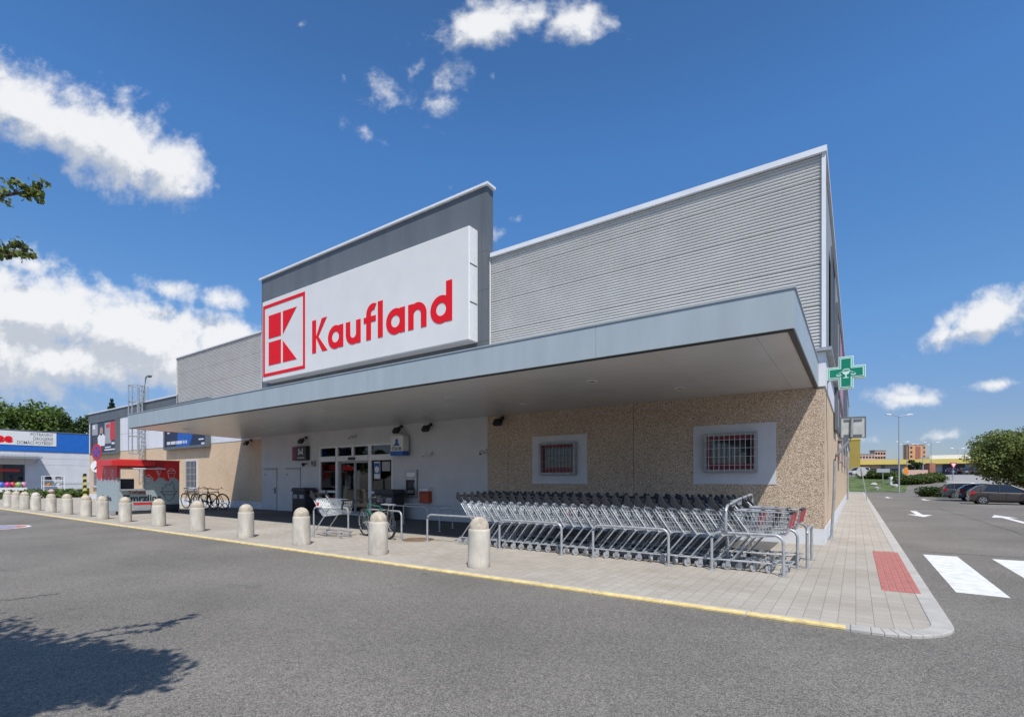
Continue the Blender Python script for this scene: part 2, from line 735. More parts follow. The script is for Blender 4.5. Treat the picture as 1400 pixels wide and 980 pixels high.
AGG = [(0.0, (0.20, 0.14, 0.10)), (0.08, (0.36, 0.262, 0.18)), (0.24, (0.50, 0.38, 0.27)), (0.52, (0.61, 0.475, 0.35)), (0.80, (0.70, 0.58, 0.45)), (0.94, (0.82, 0.74, 0.64))]
M['aggregate'] = mat_aggregate('washed_pebble_panel', AGG, 64)
M['beige_render'] = mat_aggregate('fine_beige_render', [(0.0, (0.50, 0.36, 0.23)), (0.3, (0.66, 0.49, 0.325)), (0.75, (0.74, 0.57, 0.40))], 60, 0.3)
M['plinth'] = mat('plinth_render', (0.66, 0.67, 0.69), 0.85, var=0.08, scale=2.5, bump=0.15)
M['entrance_wall'] = mat('pale_grey_wall_paint', (0.575, 0.575, 0.585), 0.75, var=0.05, scale=1.2)
M['white_panel'] = mat('white_wall_panel', (0.68, 0.69, 0.73), 0.6, var=0.05, scale=1.0, streak=(1.0, 1.0, 0.2))
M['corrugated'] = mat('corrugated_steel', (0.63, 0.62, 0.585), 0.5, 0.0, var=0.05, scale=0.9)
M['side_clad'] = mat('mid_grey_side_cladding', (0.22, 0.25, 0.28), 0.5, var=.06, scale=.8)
M['dark_panel'] = mat('dark_grey_panel', (0.118, 0.132, 0.146), 0.55, 0.0, var=0.12, scale=1.1, streak=(1.0, 1.0, 0.15))
M['trim'] = mat('white_metal_trim', (0.72, 0.74, 0.76), 0.45, 0.0, var=0.05, scale=2)
M['fascia'] = mat('blue_grey_fascia', (0.375, 0.43, 0.455), 0.45, 0.0, var=0.055, scale=1.4, streak=(1.6, 1.0, 0.35))
M['soffit'] = mat('soffit_panel', (0.60, 0.60, 0.60), 0.30, 0.0, var=0.05, scale=0.8, spec=0.75)
M['dark_trim'] = mat('dark_joint', (0.045, 0.045, 0.048), 0.6)
M['surround'] = mat('window_surround_paint', (0.60, 0.61, 0.64), 0.7, var=0.05, scale=2)
M['galv'] = mat('galvanised_steel', (0.43, 0.445, 0.455), 0.42, 0.35, var=0.15, scale=9)
M['galv_dull'] = mat('weathered_galvanised', (0.34, 0.35, 0.36), 0.5, 0.3, var=0.18, scale=6)
M['cart_wire'] = mat('zinc_wire', (0.50, 0.52, 0.53), 0.36, 0.5, var=0.1, scale=12)
M['black_plastic'] = mat('black_plastic', (0.022, 0.023, 0.026), 0.4, var=0.2, scale=8)
M['grey_rubber'] = mat('grey_castor_rubber', (0.36, 0.36, 0.365), 0.6)
M['rubber'] = mat('black_rubber', (0.025, 0.025, 0.026), 0.8)
M['red_plastic'] = mat('red_plastic', (0.42, 0.07, 0.08), 0.5)
M['sign_white'] = mat('backlit_sign_acrylic', (0.69, 0.685, 0.66), 0.45, var=0.03, scale=0.8, spec=.3)
M['sign_red'] = mat('sign_red', (0.72, 0.014, 0.024), 0.6, var=0.04, spec=.15)
M['window_red'] = mat('dark_red_frame', (0.20, 0.018, 0.022), 0.45)
M['white_metal'] = mat('white_metal', (0.74, 0.74, 0.74), 0.45, var=0.05)
M['glass'] = mat_glass('dark_window_glass')
M['pane'] = mat_pane('door_pane')
M['concrete'] = mat('bollard_concrete', (0.55, 0.51, 0.435), 0.9, var=0.2, scale=5, bump=0.4, bscale=90, streak=(1, 1, 0.4), rnd=True)
M['concrete_tan'] = mat('bollard_head_concrete', (0.49, 0.425, 0.335), 0.9, var=0.24, scale=9, bump=0.4, bscale=90, rnd=True)
M['room'] = mat('dark_room', (0.02, 0.019, 0.018), 0.8)
M['bin'] = mat('bin_black', (0.030, 0.032, 0.038), 0.5)
M['steel'] = mat('brushed_steel', (0.42, 0.42, 0.43), 0.35, 0.7, var=0.1)
M['red_box'] = mat('orange_red_box', (0.46, 0.075, 0.03), 0.45)
M['screen_dark'] = mat('dark_screen', (0.02, 0.02, 0.025), 0.2)
M['navy'] = mat('navy_print', (0.012, 0.016, 0.05), 0.35)
M['blue_print'] = mat('blue_print', (0.01, 0.10, 0.42), 0.4)
M['grey_dark'] = mat('dark_grey_print', (0.09, 0.09, 0.10), 0.5)
M['white_print'] = mat('white_print', (0.75, 0.75, 0.76), 0.5)
M['grey_print'] = mat('grey_print', (0.35, 0.35, 0.37), 0.5)
M['black_print'] = mat('black_print', (0.02, 0.02, 0.022), 0.4)
M['red_print'] = mat('red_print', (0.55, 0.03, 0.03), 0.45)
M['skin_print'] = mat('skin_tone_print', (0.45, 0.27, 0.20), 0.5)
M['kiosk_red'] = mat('kiosk_red', (0.66, 0.035, 0.035), 0.42, var=0.05)
M['kiosk_grey'] = mat('kiosk_pale_blue', (0.34, 0.41, 0.42), 0.5, var=0.06)
M['kiosk_dark'] = mat('kiosk_dark_print', (0.03, 0.035, 0.05), 0.5)
M['green'] = mat('pharmacy_green', (0.0, 0.21, 0.12), 0.35, var=0.03)
M['mint'] = mat('mint_white_edge', (0.60, 0.80, 0.74), 0.4, var=0.03)
M['sign_back'] = mat('grey_sign_back', (0.42, 0.435, 0.42), 0.6, 0.0, var=0.12, scale=5)
M['store_blue'] = mat('blue_cladding', (0.012, 0.125, 0.46), 0.5, var=0.06, scale=2)
M['store_white'] = mat('white_sandwich_panel', (0.60, 0.61, 0.63), 0.6, var=0.05, scale=1)
M['grass'] = mat('grass', (0.095, 0.135, 0.04), 0.95, var=0.35, scale=0.9, bump=0.8, bscale=12)
M['yellow_clad'] = mat('yellow_cladding', (0.72, 0.56, 0.15), 0.5, var=0.05, scale=0.3)
M['yellow_shop'] = mat('ochre_cladding', (0.40, 0.29, 0.06), 0.6, var=0.08, scale=0.3)
M['shop_grey'] = mat('grey_shop_wall', (0.36, 0.36, 0.37), 0.6, var=0.06, scale=0.2)
M['brick'] = mat('brick', (0.32, 0.14, 0.09), 0.9, var=0.25, scale=4)
M['orange_block'] = mat('orange_render', (0.60, 0.31, 0.15), 0.8, var=0.06, scale=0.1)
M['pink_block'] = mat('pale_pink_render', (0.55, 0.37, 0.29), 0.8, var=0.06, scale=0.1)
M['bark'] = mat('bark', (0.10, 0.075, 0.05), 0.95, var=0.3, scale=8, bump=0.6, bscale=20)
M['leaf'] = mat_leaf('leaf_mid_green', (0.030, 0.055, 0.012), (0.125, 0.17, 0.035))
M['leaf_dark'] = mat_leaf('leaf_dark_green', (0.018, 0.036, 0.010), (0.065, 0.105, 0.022))
M['leaf_far'] = mat_leaf('leaf_bright_green', (0.035, 0.07, 0.014), (0.16, 0.235, 0.045))
M['leaf_round'] = mat_leaf('leaf_round_tree', (0.045, 0.072, 0.017), (0.25, 0.30, 0.085))
M['leaf_conifer'] = mat_leaf('conifer_needles', (0.012, 0.022, 0.012), (0.03, 0.05, 0.02), 0.1)


def carpaint(name, c, metal=0.4):
    return mat(name, c, 0.3, metal, var=0.03, coat=0.6)


def textmesh(body, size, name, m, parent=None, M4=None, extrude=0.004, align='LEFT', sx=1.0, bold=0.0):
    cu = bpy.data.curves.new(name, 'FONT')
    cu.body = body
    cu.size = size
    cu.extrude = extrude
    cu.offset = bold
    cu.align_x = align
    cu.resolution_u = 3
    to = bpy.data.objects.new(name, cu)
    col.objects.link(to)
    dg = bpy.context.evaluated_depsgraph_get()
    dg.update()
    me = bpy.data.meshes.new_from_object(to.evaluated_get(dg))
    bpy.data.objects.remove(to)
    me.name = name
    me.materials.clear()
    me.materials.append(m)
    me.transform(Matrix.Diagonal((sx, 1, 1, 1)))
    if M4 is not None:
        me.transform(M4)
    o = bpy.data.objects.new(name, me)
    col.objects.link(o)
    if parent is not None:
        o.parent = parent
    return o


# text standing on a wall that faces -y (reads along +x), and on one that faces +x (reads along +y)
def face_front(x, y, z):
    return Matrix.Translation((x, y, z)) @ Euler((R(90), 0, 0)).to_matrix().to_4x4()


def face_right(x, y, z):
    return Matrix.Translation((x, y, z)) @ Euler((R(90), 0, R(90))).to_matrix().to_4x4()

# ================================================================== SETTING
YF, XC = 14.276, -0.63
ZR = -0.03           # carriageway level; the pavement top is 0


def tz(y):
    ks = [(77, ZR), (91, 1.9), (110, 2.3), (170, 2.9)]
    if y <= 77:
        return ZR
    for (a, za), (b, zb) in zip(ks, ks[1:]):
        if y <= b:
            return za + (zb - za) * (y - a) / (b - a)
    return 2.9


def build_ground():
    mb = MB()
    xs = [-1500, -300, -120, -60, -30, -10, 0, 10, 20, 40, 80, 200, 600, 1500]
    ys = [-600, -200, -60, -20, 0, 20, 40, 60, 77, 80, 84, 88, 91, 100, 110, 130, 170, 300, 700, 2500]
    vs = [(x, y, tz(y)) for y in ys for x in xs]
    n = len(xs)
    fs = [(j * n + i, j * n + i + 1, (j + 1) * n + i + 1, (j + 1) * n + i) for j in range(len(ys) - 1) for i in range(n - 1)]
    mb.add(vs, fs)
    tag(mb.build('road', M['asphalt']), kind='structure')
    # grass bank at the end of the side street
    mb = MB()
    ys = [77.3, 80, 84, 88, 91, 97]
    for a, b in zip(ys, ys[1:]):
        xl0, xr0 = -14, 5.0 + (a - 77.3) * 0.10
        xr1 = 5.0 + (b - 77.3) * 0.10
        mb.quad((xl0, a, tz(a) + .03), (xr0, a, tz(a) + .03), (xr1, b, tz(b) + .03), (xl0, b, tz(b) + .03))
    tag(mb.build('grass_bank', M['grass']), kind='structure')
    # pale concrete ramp
    mb = MB()
    ys = [80, 84, 88, 91, 100, 108]
    for a, b in zip(ys, ys[1:]):
        xa, xb = 9.2 + (a - 80) * .09, 9.2 + (b - 80) * .09
        mb.quad((xa, a, tz(a) + .03), (xa + 5, a, tz(a) + .03), (xb + 5, b, tz(b) + .03), (xb, b, tz(b) + .03))
    tag(mb.build('ramp', M['ramp']), kind='structure')


def build_pavement():
    y0, xr, w = 6.45, 0.88, 0.2
    rad = 0.75

    def path(off):
        p = [(-0.05, y0 + off)]
        cx, cy, r = xr - rad, y0 + rad, rad - off
        for i in range(11):
            a = R(-90 + 9 * i)
            p.append((cx + r * math.cos(a), cy + r * math.sin(a)))
        p.append((xr - off, 30))
        p.append((xr - off, 77.2))
        return p
    outer, inner = path(0), path(w)
    mb = MB()
    poly = [(-66, y0 + w)] + inner + [(-66, 77.2)]
    mb.prism(poly, -0.4, 0.0, 'z')
    tag(mb.build('pavement', M['paving']), kind='structure')
    mb = MB()
    n = len(outer)
    for i in range(n - 1):
        a, b, c, d = outer[i], outer[i + 1], inner[i + 1], inner[i]
        mb.prism([a, b, c, d], -0.4, 0.004, 'z')
    # front kerb stones, metre lengths with hairline joints
    x = -0.05
    while x > -66:
        mb.box(x - 0.996, x - 0.002, y0, y0 + w - .002, -0.4, 0.004)
        x -= 1.0
    tag(mb.build('kerb', M['kerb'], bevel=0.012), kind='structure')
    mb = MB()
    x = -0.09
    random.seed(4)
    while x > -66:
        L = 0.985
        mb.box(x - L, x, y0 - .004, y0 + 0.12, -0.025, 0.008)
        x -= 1.0
    tag(mb.build('yellow_kerb_line', M['yellow_paint'], bevel=0.008), kind='structure')
    # walkway asphalt under the canopy with its edging
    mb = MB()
    mb.box(-29.9, -1.6, 10.30, YF - .02, -0.02, 0.004)  # dark colour also deepens the canopy shade; right end added over the paving
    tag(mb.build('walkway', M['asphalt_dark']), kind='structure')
    mb = MB()
    mb.box(-29.9, -1.6, 10.22, 10.298, -0.02, 0.022)
    tag(mb.build('walkway_edging', M['kerb']), kind='structure')
    # ribbed red tactile paving
    mb = MB()
    for i in range(5):
        xa = 0.31 + i * 0.09
        mb.box(xa, xa + 0.082, 8.95, 13.75, -0.02, 0.007)
    tag(mb.build('tactile_paving', M['red_tactile'], bevel=0.004), kind='structure')


def build_markings():
    z = ZR + 0.004
    mb = MB()
    for k in range(6):
        xa = 1.19 + 1.09 * k
        mb.add([(xa, 9.55, z), (xa + .56, 9.5, z), (xa + .57, 13.98, z), (xa + .01, 13.95, z)], [(0, 1, 2, 3)])
    tag(mb.build('zebra_crossing', M['white_paint']), kind='structure')

    def arrow(x, y, L, w=0.16, flip=False):
        s = MB()
        hw = w * 1.9
        hl = L * 0.36
        pts = [(-w / 2, L), (w / 2, L), (w / 2, hl), (hw, hl), (0, 0), (-hw, hl), (-w / 2, hl)]
        if flip:
            pts = [(-px, L - py) for px, py in pts]
        vs = [(x + px, y + py, z) for px, py in pts]
        s.add(vs, [(0, 1, 2, 6), (3, 4, 5)])
        tag(s.build('road_arrow', M['white_paint']), kind='structure')
    arrow(2.42, 27.8, 5.0, 0.24)
    arrow(5.2, 25.6, 5.6, 0.22, True)
    arrow(2.35, 54.0, 3.6, 0.2)
    arrow(4.55, 49.8, 3.6, 0.2)
    # parking bay lines beside the parked cars
    mb = MB()
    for (yy) in (42.6, 46.3, 50.0, 53.8):
        mb.quad((6.1, yy - .05, z), (11.5, yy - .05, z), (11.5, yy + .05, z), (6.1, yy + .05, z))
    tag(mb.build('parking_bay_line', M['white_paint']), kind='structure')
    # no stopping roundel painted on the carriageway
    mb = MB()
    c = Vector((-23.9, 3.75, z))

    def ring(r0, r1, mi, zz):
        mb.mat(mi)
        n = 40
        for k in range(n):
            a, b = 2 * PI * k / n, 2 * PI * (k + 1) / n
            p = [c + Vector((r * math.cos(t), r * math.sin(t), zz)) for r, t in ((r0, a), (r1, a), (r1, b), (r0, b))]
            mb.quad(*p)
    ring(0.0, 0.72, 0, 0)
    ring(0.72, 0.95, 1, 0)
    ring(0.95, 1.06, 2, 0)
    mb.mat(1)
    a = R(40)
    dx, dy = math.cos(a), math.sin(a)
    mb.quad(c + Vector((-dx * .72 - dy * .09, -dy * .72 + dx * .09, .003)), c + Vector((-dx * .72 + dy * .09, -dy * .72 - dx * .09, .003)),
            c + Vector((dx * .72 + dy * .09, dy * .72 - dx * .09, .003)), c + Vector((dx * .72 - dy * .09, dy * .72 + dx * .09, .003)))
    tag(mb.build('road_roundel', [M['blue_paint'], M['red_paint'], M['white_paint']]), kind='structure')
    # sealed cracks in the side street and the car park
    mb = MB()
    random.seed(9)

    def crack(p0, p1, w, n):
        pts = []
        for i in range(n + 1):
            t = i / n
            pts.append(Vector((p0[0] + (p1[0] - p0[0]) * t + random.uniform(-.05, .05), p0[1] + (p1[1] - p0[1]) * t + random.uniform(-.05, .05), z)))
        d = Vector((p1[0] - p0[0], p1[1] - p0[1], 0)).normalized()
        nn = Vector((-d.y, d.x, 0)) * w / 2
        for a, b in zip(pts, pts[1:]):
            mb.quad(a - nn, b - nn, b + nn, a + nn)
    crack((3.85, 36), (4.15, 16.2), 0.05, 26)
    crack((1.1, 14.55), (9, 14.4), 0.045, 20)
    a, b = G(-6, 822, ZR), G(84, 811, ZR)
    crack((a.x, a.y), (b.x, b.y), 0.022, 18)
    tag(mb.build('road_seam', M['asphalt_dark']), kind='structure')


build_ground()
build_pavement()
build_markings()

# ================================================================== STORE BUILDING
store = empty('store_building', (-27, YF, 0), label='long single storey supermarket with corrugated grey upper wall, dark tower and wide canopy', cat='supermarket')
SP = Matrix.Translation((27, -YF, 0))


def part(mb, name, mats, parent=None, label=None, **kw):
    """part of the store, written in world coordinates"""
    mb.v = [tuple(SP @ Vector(v)) for v in mb.v] if parent is None else mb.v
    o = mb.build(name, mats, store if parent is None else parent, **kw)
    if label:
        o['label'] = label
    return o


def sub(mb, name, mats, parent, **kw):
    mb.v = [tuple(SP @ Vector(v)) for v in mb.v]
    return mb.build(name, mats, parent, **kw)


def corrugated_panel(mb, x0, x1, yf, z0, z1, pitch=0.082, depth=0.042, seam=1.03):
    """trapezoid ribs running along x on a wall that faces -y"""
    z = z0
    prof = []
    nxt = z0 + seam
    while z < z1 - 0.001:
        q = [(0.0, depth), (0.12, depth), (0.46, 0.0), (0.60, 0.0)]
        for f, d in q:
            zz = z + f * pitch
            if zz <= z1:
                prof.append((yf + d, zz))
        z += pitch
        if z >= nxt and z + 0.03 < z1:
            prof.append((yf + depth, z))
            prof.append((yf + depth + 0.03, z + 0.003))
            prof.append((yf + depth + 0.03, z + 0.016))
            z += 0.018
            nxt += seam
    prof.append((yf + depth, z1))
    vs = [(x0, y, zz) for y, zz in prof] + [(x1, y, zz) for y, zz in prof]
    n = len(prof)
    mb.add(vs, [(i, n + i, n + i + 1, i + 1) for i in range(n - 1)])


def build_store():
    # solid mass behind the cladding
    mb = MB()
    mb.box(-52.95, -21.5, YF + .2, 66, -0.3, 6.9)
    mb.box(-15.3, XC - .12, YF + .2, 66, -0.3, 6.9)
    mb.box(-21.5, -15.3, 20, 66, -0.3, 6.9)
    mb.box(-21.5, -15.3, YF + .2, 20, 3.3, 6.9)
    part(mb, 'wall_core', M['room'])
    mb = MB()
    mb.box(-36.1, XC - .12, YF + .2, 66, 6.9, 9.5)
    part(mb, 'roof', M['galv_dull'])
    # right hand pebble wall with vertical panel joints, and its white plinth
    mb = MB()
    xs = [-10.909, -10.0, -5.45, XC]
    for a, b in zip(xs, xs[1:]):
        mb.box(a + .006, b - (.006 if b != XC else 0), YF, YF + .2, 0.39, 4.68)
    part(mb, 'pebble_wall', M['aggregate'])
    mb = MB()
    mb.box(-10.9, XC + .012, YF - .012, YF + .2, -0.1, 0.39)
    mb.box(XC - .12, XC + .012, YF + .2, 66, -0.1, 0.39)
    mb.box(-52.99, -26.06, YF - .012, YF + .2, -0.1, 0.39)
    part(mb, 'plinth', M['plinth'])
    # entrance wall, built round the door opening
    mb = MB()
    mb.box(-26.06, -20.95, YF - .004, YF + .2, -0.1, 3.9)
    mb.box(-15.88, -10.912, YF - .004, YF + .2, -0.1, 3.9)
    mb.box(-20.95, -15.88, YF - .004, YF + .2, 3.13, 3.9)
    part(mb, 'entrance_wall', M['entrance_wall'])
    # left wing: beige wall, white band, dark parapet
    mb = MB()
    for a, b in ((-53.0, -46.0), (-46.0, -38.4), (-38.4, -30.8), (-30.8, -27.3), (-27.3, -26.06)):
        mb.box(a + .006, b - .006, YF, YF + .2, 0.39, 3.74)
    part(mb, 'beige_wall', M['beige_render'])
    mb = MB()
    x = -53.0
    while x < -26.1:
        b = min(x + 3.85, -26.06)
        mb.box(x + .006, b - .006, YF - .02, YF + .2, 3.745, 5.0)
        mb.box(x + .006, b - .006, YF - .02, YF + .2, 5.015, 6.27)
        x += 3.85
    part(mb, 'white_band', M['white_panel'])
    mb = MB()
    mb.box(-53.05, -36.15, YF - .05, YF + .2, 6.275, 7.0)
    mb.box(-53.05, -52.95, YF + .2, 66, 6.275, 7.0)
    mb.box(-37.6, -31.4, YF - .32, YF - .02, 5.9, 6.42)
    part(mb, 'dark_parapet', M['dark_panel'])
    mb = MB()
    mb.box(-53.12, -36.2, YF - .12, YF + .35, 7.0, 7.075)
    mb.box(-53.12, -52.8, YF + .35, 66, 7.0, 7.075)
    part(mb, 'parapet_cap', M['trim'])
    mb = MB()
    mb.box(-53.0, -52.94, YF + .2, 66, -0.1, 6.27)
    part(mb, 'gable_wall', M['white_panel'])
    # corrugated upper wall, left and right of the tower
    mb = MB()
    corrugated_panel(mb, -36.2, -25.9, YF - .03, 6.3, 9.4)
    part(mb, 'corrugated_wall', M['corrugated'])
    mb = MB()
    corrugated_panel(mb, -10.75, XC, YF - .03, 4.76, 9.5)
    part(mb, 'corrugated_wall', M['corrugated'])
    mb = MB()
    mb.box(-36.25, -36.2, YF - .06, 66, 6.3, 9.4)
    part(mb, 'upper_gable', M['corrugated'])
    mb = MB()
    mb.box(-36.3, -25.6, YF - .1, YF + .3, 9.4, 9.46)
    mb.box(-10.72, XC + .06, YF - .13, YF + .3, 9.5, 9.64)
    mb.box(XC - .24, XC + .06, YF + .3, 66, 9.5, 9.64)
    mb.box(-10.84, -10.76, YF - .07, YF, 4.7, 9.5)
    mb.box(-25.98, -25.88, YF - .07, YF, 6.2, 9.4)
    part(mb, 'roof_trim', M['trim'])
    mb = MB()
    mb.box(XC - .05, XC + .035, YF - .075, YF + .05, 4.78, 9.5)
    part(mb, 'corner_trim', M['trim'])
    # ledge and white strip at the corner, beside the canopy end
    mb = MB()
    mb.box(-1.0, XC + .16, YF - .16, YF - .001, 4.70, 4.78)
    mb.box(XC + .001, XC + .16, YF, 66, 4.70, 4.78)
    part(mb, 'ledge', M['galv_dull'])
    mb = MB()
    mb.box(-0.80, XC + .03, YF - .03, YF - .002, 3.86, 4.695)
    mb.box(XC + .002, XC + .03, YF, 66, 3.86, 4.695)
    part(mb, 'corner_panel', M['white_panel'])
    # side wall towards the side street
    mb = MB()
    y = YF + .2
    while y < 66:
        b = min(y + 6.0, 66)
        mb.box(XC - .12, XC, y + .008, b - .008, 0.39, 3.86)
        y += 6.0
    part(mb, 'side_wall', M['beige_render'])
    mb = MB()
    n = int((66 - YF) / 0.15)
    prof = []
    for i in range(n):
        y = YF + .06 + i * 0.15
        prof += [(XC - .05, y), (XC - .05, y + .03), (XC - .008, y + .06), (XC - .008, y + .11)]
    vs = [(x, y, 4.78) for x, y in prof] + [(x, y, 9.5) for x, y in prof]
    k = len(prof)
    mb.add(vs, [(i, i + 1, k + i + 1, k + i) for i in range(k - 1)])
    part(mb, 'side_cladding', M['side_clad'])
    # tower that carries the sign: dark panels with open joints
    mb = MB()
    xs = [-25.62, -24.3, -20.9, -17.6, -14.3, -11.0, -10.76]
    zs = [4.3, 6.52, 8.35, 9.72, 12.0]
    for a, b in zip(xs, xs[1:]):
        for c, d in zip(zs, zs[1:]):
            mb.box(a + .004, b - .004, 14.03, 14.16, c + .004, d - .004)
    part(mb, 'tower_panel', M['dark_panel'])
    mb = MB()
    mb.box(-25.6, -10.78, 14.165, 14.42, 4.3, 11.98)
    part(mb, 'tower_core', M['dark_panel'])
    mb = MB()
    mb.box(-25.72, -10.66, 13.93, 14.42, 12.0, 12.085)
    part(mb, 'tower_cap', M['trim'])


build_store()

# ---- canopy
ZB, ZT, YC = 3.84, 4.43, 8.45
CL_F, CL_W, CR = -26.35, -27.94, -0.745


def build_canopy():
    body = MB()
    body.prism([(CL_F + .03, YC + .03), (CR - .03, YC + .03), (CR - .03, YF - .03), (CL_W + .03, YF - .03)], ZB + .06, ZT - .02, 'z')
    can = part(body, 'canopy', M['galv_dull'])
    # fascia panels
    mb = MB()
    n = 8
    for i in range(n):
        a = CL_F + (CR - CL_F) * i / n
        b = CL_F + (CR - CL_F) * (i + 1) / n
        mb.box(a + .003, b - .003, YC - .012, YC + .028, ZB, ZT)
    m = 2
    for i in range(m):
        a = YC + .03 + (YF - .04 - YC - .03) * i / m
        b = YC + .03 + (YF - .04 - YC - .03) * (i + 1) / m
        mb.box(CR - .028, CR, a + .003, b - .003, ZB, ZT)
    e = Vector((CL_W - CL_F, YF - YC - .05, 0)).normalized()
    p0, p1 = Vector((CL_F, YC + .03, 0)), Vector((CL_W, YF - .03, 0))
    nn = Vector((e.y, -e.x, 0)) * 0.028
    mb.prism([(p0.x, p0.y), (p0.x + nn.x, p0.y + nn.y), (p1.x + nn.x, p1.y + nn.y), (p1.x, p1.y)], ZB, ZT, 'z')
    sub(mb, 'fascia', M['fascia'], can)
    mb = MB()
    mb.box(CL_F - .02, CR + .02, YC - .03, YC + .2, ZT, ZT + .022)
    mb.box(CR - .2, CR + .02, YC + .2, YF - .05, ZT, ZT + .022)
    sub(mb, 'fascia_cap', M['fascia'], can)
    # dark drip edge and the soffit sheets
    mb = MB()
    mb.box(CL_F + .02, CR - .02, YC + .03, YC + .10, ZB - .022, ZB + .05)
    mb.box(CR - .10, CR - .02, YC + .1, YF - .03, ZB - .022, ZB + .05)
    sub(mb, 'drip_edge', M['dark_trim'], can)
    mb = MB()
    xs = [CL_F, -23.4, -20, -16.6, -13.2, -9.8, -6.4, -3.0, -1.3, CR - .105]
    for i, (a, b) in enumerate(zip(xs, xs[1:])):
        for c, d in ((YC + .105, 10.1), (10.1, 12.2), (12.2, YF - .008)):
            a0 = a
            if i == 0:
                f = (c - YC) / (YF - YC)
                g = (d - YC) / (YF - YC)
                q = [(CL_F + (CL_W - CL_F) * f + .03, c + .002), (b - .002, c + .002), (b - .002, d - .002), (CL_F + (CL_W - CL_F) * g + .03, d - .002)]
                mb.prism(q, ZB + .012, ZB + .05, 'z')
            else:
                mb.box(a0 + .002, b - .002, c + .002, d - .002, ZB + .012, ZB + .05)
    sub(mb, 'soffit', M['soffit'], can)
    # recessed downlights
    spots = [(-24.5, 10.0), (-22.0, 12.6), (-19.6, 10.2), (-17.4, 12.5), (-14.6, 10.1), (-12.2, 12.4), (-9.3, 10.4), (-8.2, 12.5), (-5.0, 10.5), (-3.6, 12.5), (-20.8, 11.4), (-10.4, 11.6)]
    proto = None
    for (x, y) in spots:
        if proto is None:
            mb = MB()
            mb.lathe([(0.13, 0.0), (0.13, -0.012), (0.105, -0.016), (0.10, 0.0)], (0, 0, 0), 20)
            mb.mat(1).lathe([(0.098, 0.0), (0.098, -0.004), (0.0, -0.004)], (0, 0, 0), 20)
            proto = mb.build('downlight', [M['white_metal'], M['screen_dark']], can, smooth=40)
            o = proto
        else:
            o = proto.copy()
            col.objects.link(o)
            o.parent = can
        o.location = SP @ Vector((x, y, ZB + .011))


build_canopy()


# ---- barred windows in the pebble wall
def barred_window(x0, x1, z0, z1, gx0, gx1, gz0, gz1, bars):
    mb = MB()
    t = 0.012
    # flat painted surround with an opening
    ox0, ox1, oz0, oz1 = gx0 + .16, gx1 - .12, gz0 + .1, gz1 - .1
    for a, b, c, d in ((x0, ox0, z0, z1), (ox1, x1, z0, z1), (ox0, ox1, z0, oz0), (ox0, ox1, oz1, z1)):
        mb.box(a, b, YF - t, YF + .0, c, d)
    win = part(mb, 'window', M['surround'])
    # raised reveal box
    mb = MB()
    fy0 = YF - .17
    w = 0.075
    for a, b, c, d in ((gx0, gx0 + w, gz0, gz1), (gx1 - w, gx1, gz0, gz1), (gx0 + w, gx1 - w, gz0, gz0 + w), (gx0 + w, gx1 - w, gz1 - w, gz1)):
        mb.box(a, b, fy0, YF - .0125, c, d)
    sub(mb, 'reveal', M['galv_dull'], win, bevel=.006)
    mb = MB()
    a0, a1, c0, c1 = gx0 + w, gx1 - w, gz0 + w, gz1 - w
    f = 0.075
    for a, b, c, d in ((a0, a0 + f, c0, c1), (a1 - f, a1, c0, c1), (a0 + f, a1 - f, c0, c0 + f * 2.1), (a0 + f, a1 - f, c1 - f * 1.4, c1)):
        mb.box(a, b, YF - .05, YF - .0125, c, d)
    sub(mb, 'red_frame', M['window_red'], win)
    mb = MB()
    mb.box(a0 + .02, a1 - .02, YF - .03, YF - .014, c0 + .02, c1 - .02)
    sub(mb, 'pane', M['glass'], win)
    mb = MB()
    n = 9
    for i in range(n):
        x = a0 + (a1 - a0) * (i + .5) / n
        mb.tube([(x, fy0 - .012, gz0 + .03), (x, fy0 - .012, gz1 - .03)], .006, 6)
    for i in range(4):
        z = c0 + (c1 - c0) * (i + .5) / 4
        mb.tube([(gx0 + .02, fy0 - .004, z), (gx1 - .02, fy0 - .004, z)], .005, 6)
    sub(mb, 'window_bars', bars, win)


barred_window(-9.01, -6.97, 1.455, 3.035, -8.66, -7.32, 1.75, 2.80, M['galv_dull'])
barred_window(-3.72, -1.67, 1.47, 3.065, -3.41, -2.09, 1.79, 2.83, M['white_metal'])


def wing_window(x0, x1, z0, z1):
    mb = MB()
    mb.box(x0, x1, YF - .03, YF - .001, z0, z1)
    win = part(mb, 'window', M['surround'])
    mb = MB()
    mb.box(x0 + .14, x1 - .14, YF - .04, YF - .031, z0 + .14, z1 - .1)
    sub(mb, 'pane', M['glass'], win)
    mb = MB()
    xm = (x0 + x1) / 2
    mb.box(xm - .035, xm + .035, YF - .06, YF - .041, z0 + .14, z1 - .1)
    for i in range(3):
        z = z0 + .14 + (z1 - z0 - .24) * (i + 1) / 4
        mb.box(x0 + .14, xm - .036, YF - .055, YF - .041, z - .02, z + .02)
        mb.box(xm + .036, x1 - .14, YF - .055, YF - .041, z - .02, z + .02)
    for i in range(8):
        x = x0 + .2 + (x1 - x0 - .4) * i / 7
        mb.tube([(x, YF - .09, z0 + .1), (x, YF - .09, z1 - .06)], .012, 5)
    sub(mb, 'window_bars', M['galv'], win)
    mb = MB()
    mb.box(x0 - .08, x1 + .08, YF - .14, YF - .031, z0 - .06, z0 - .001)
    sub(mb, 'sill', M['galv'], win)


wing_window(-35.05, -33.4, 0.97, 2.83)
wing_window(-51.9, -50.3, 0.97, 2.83)


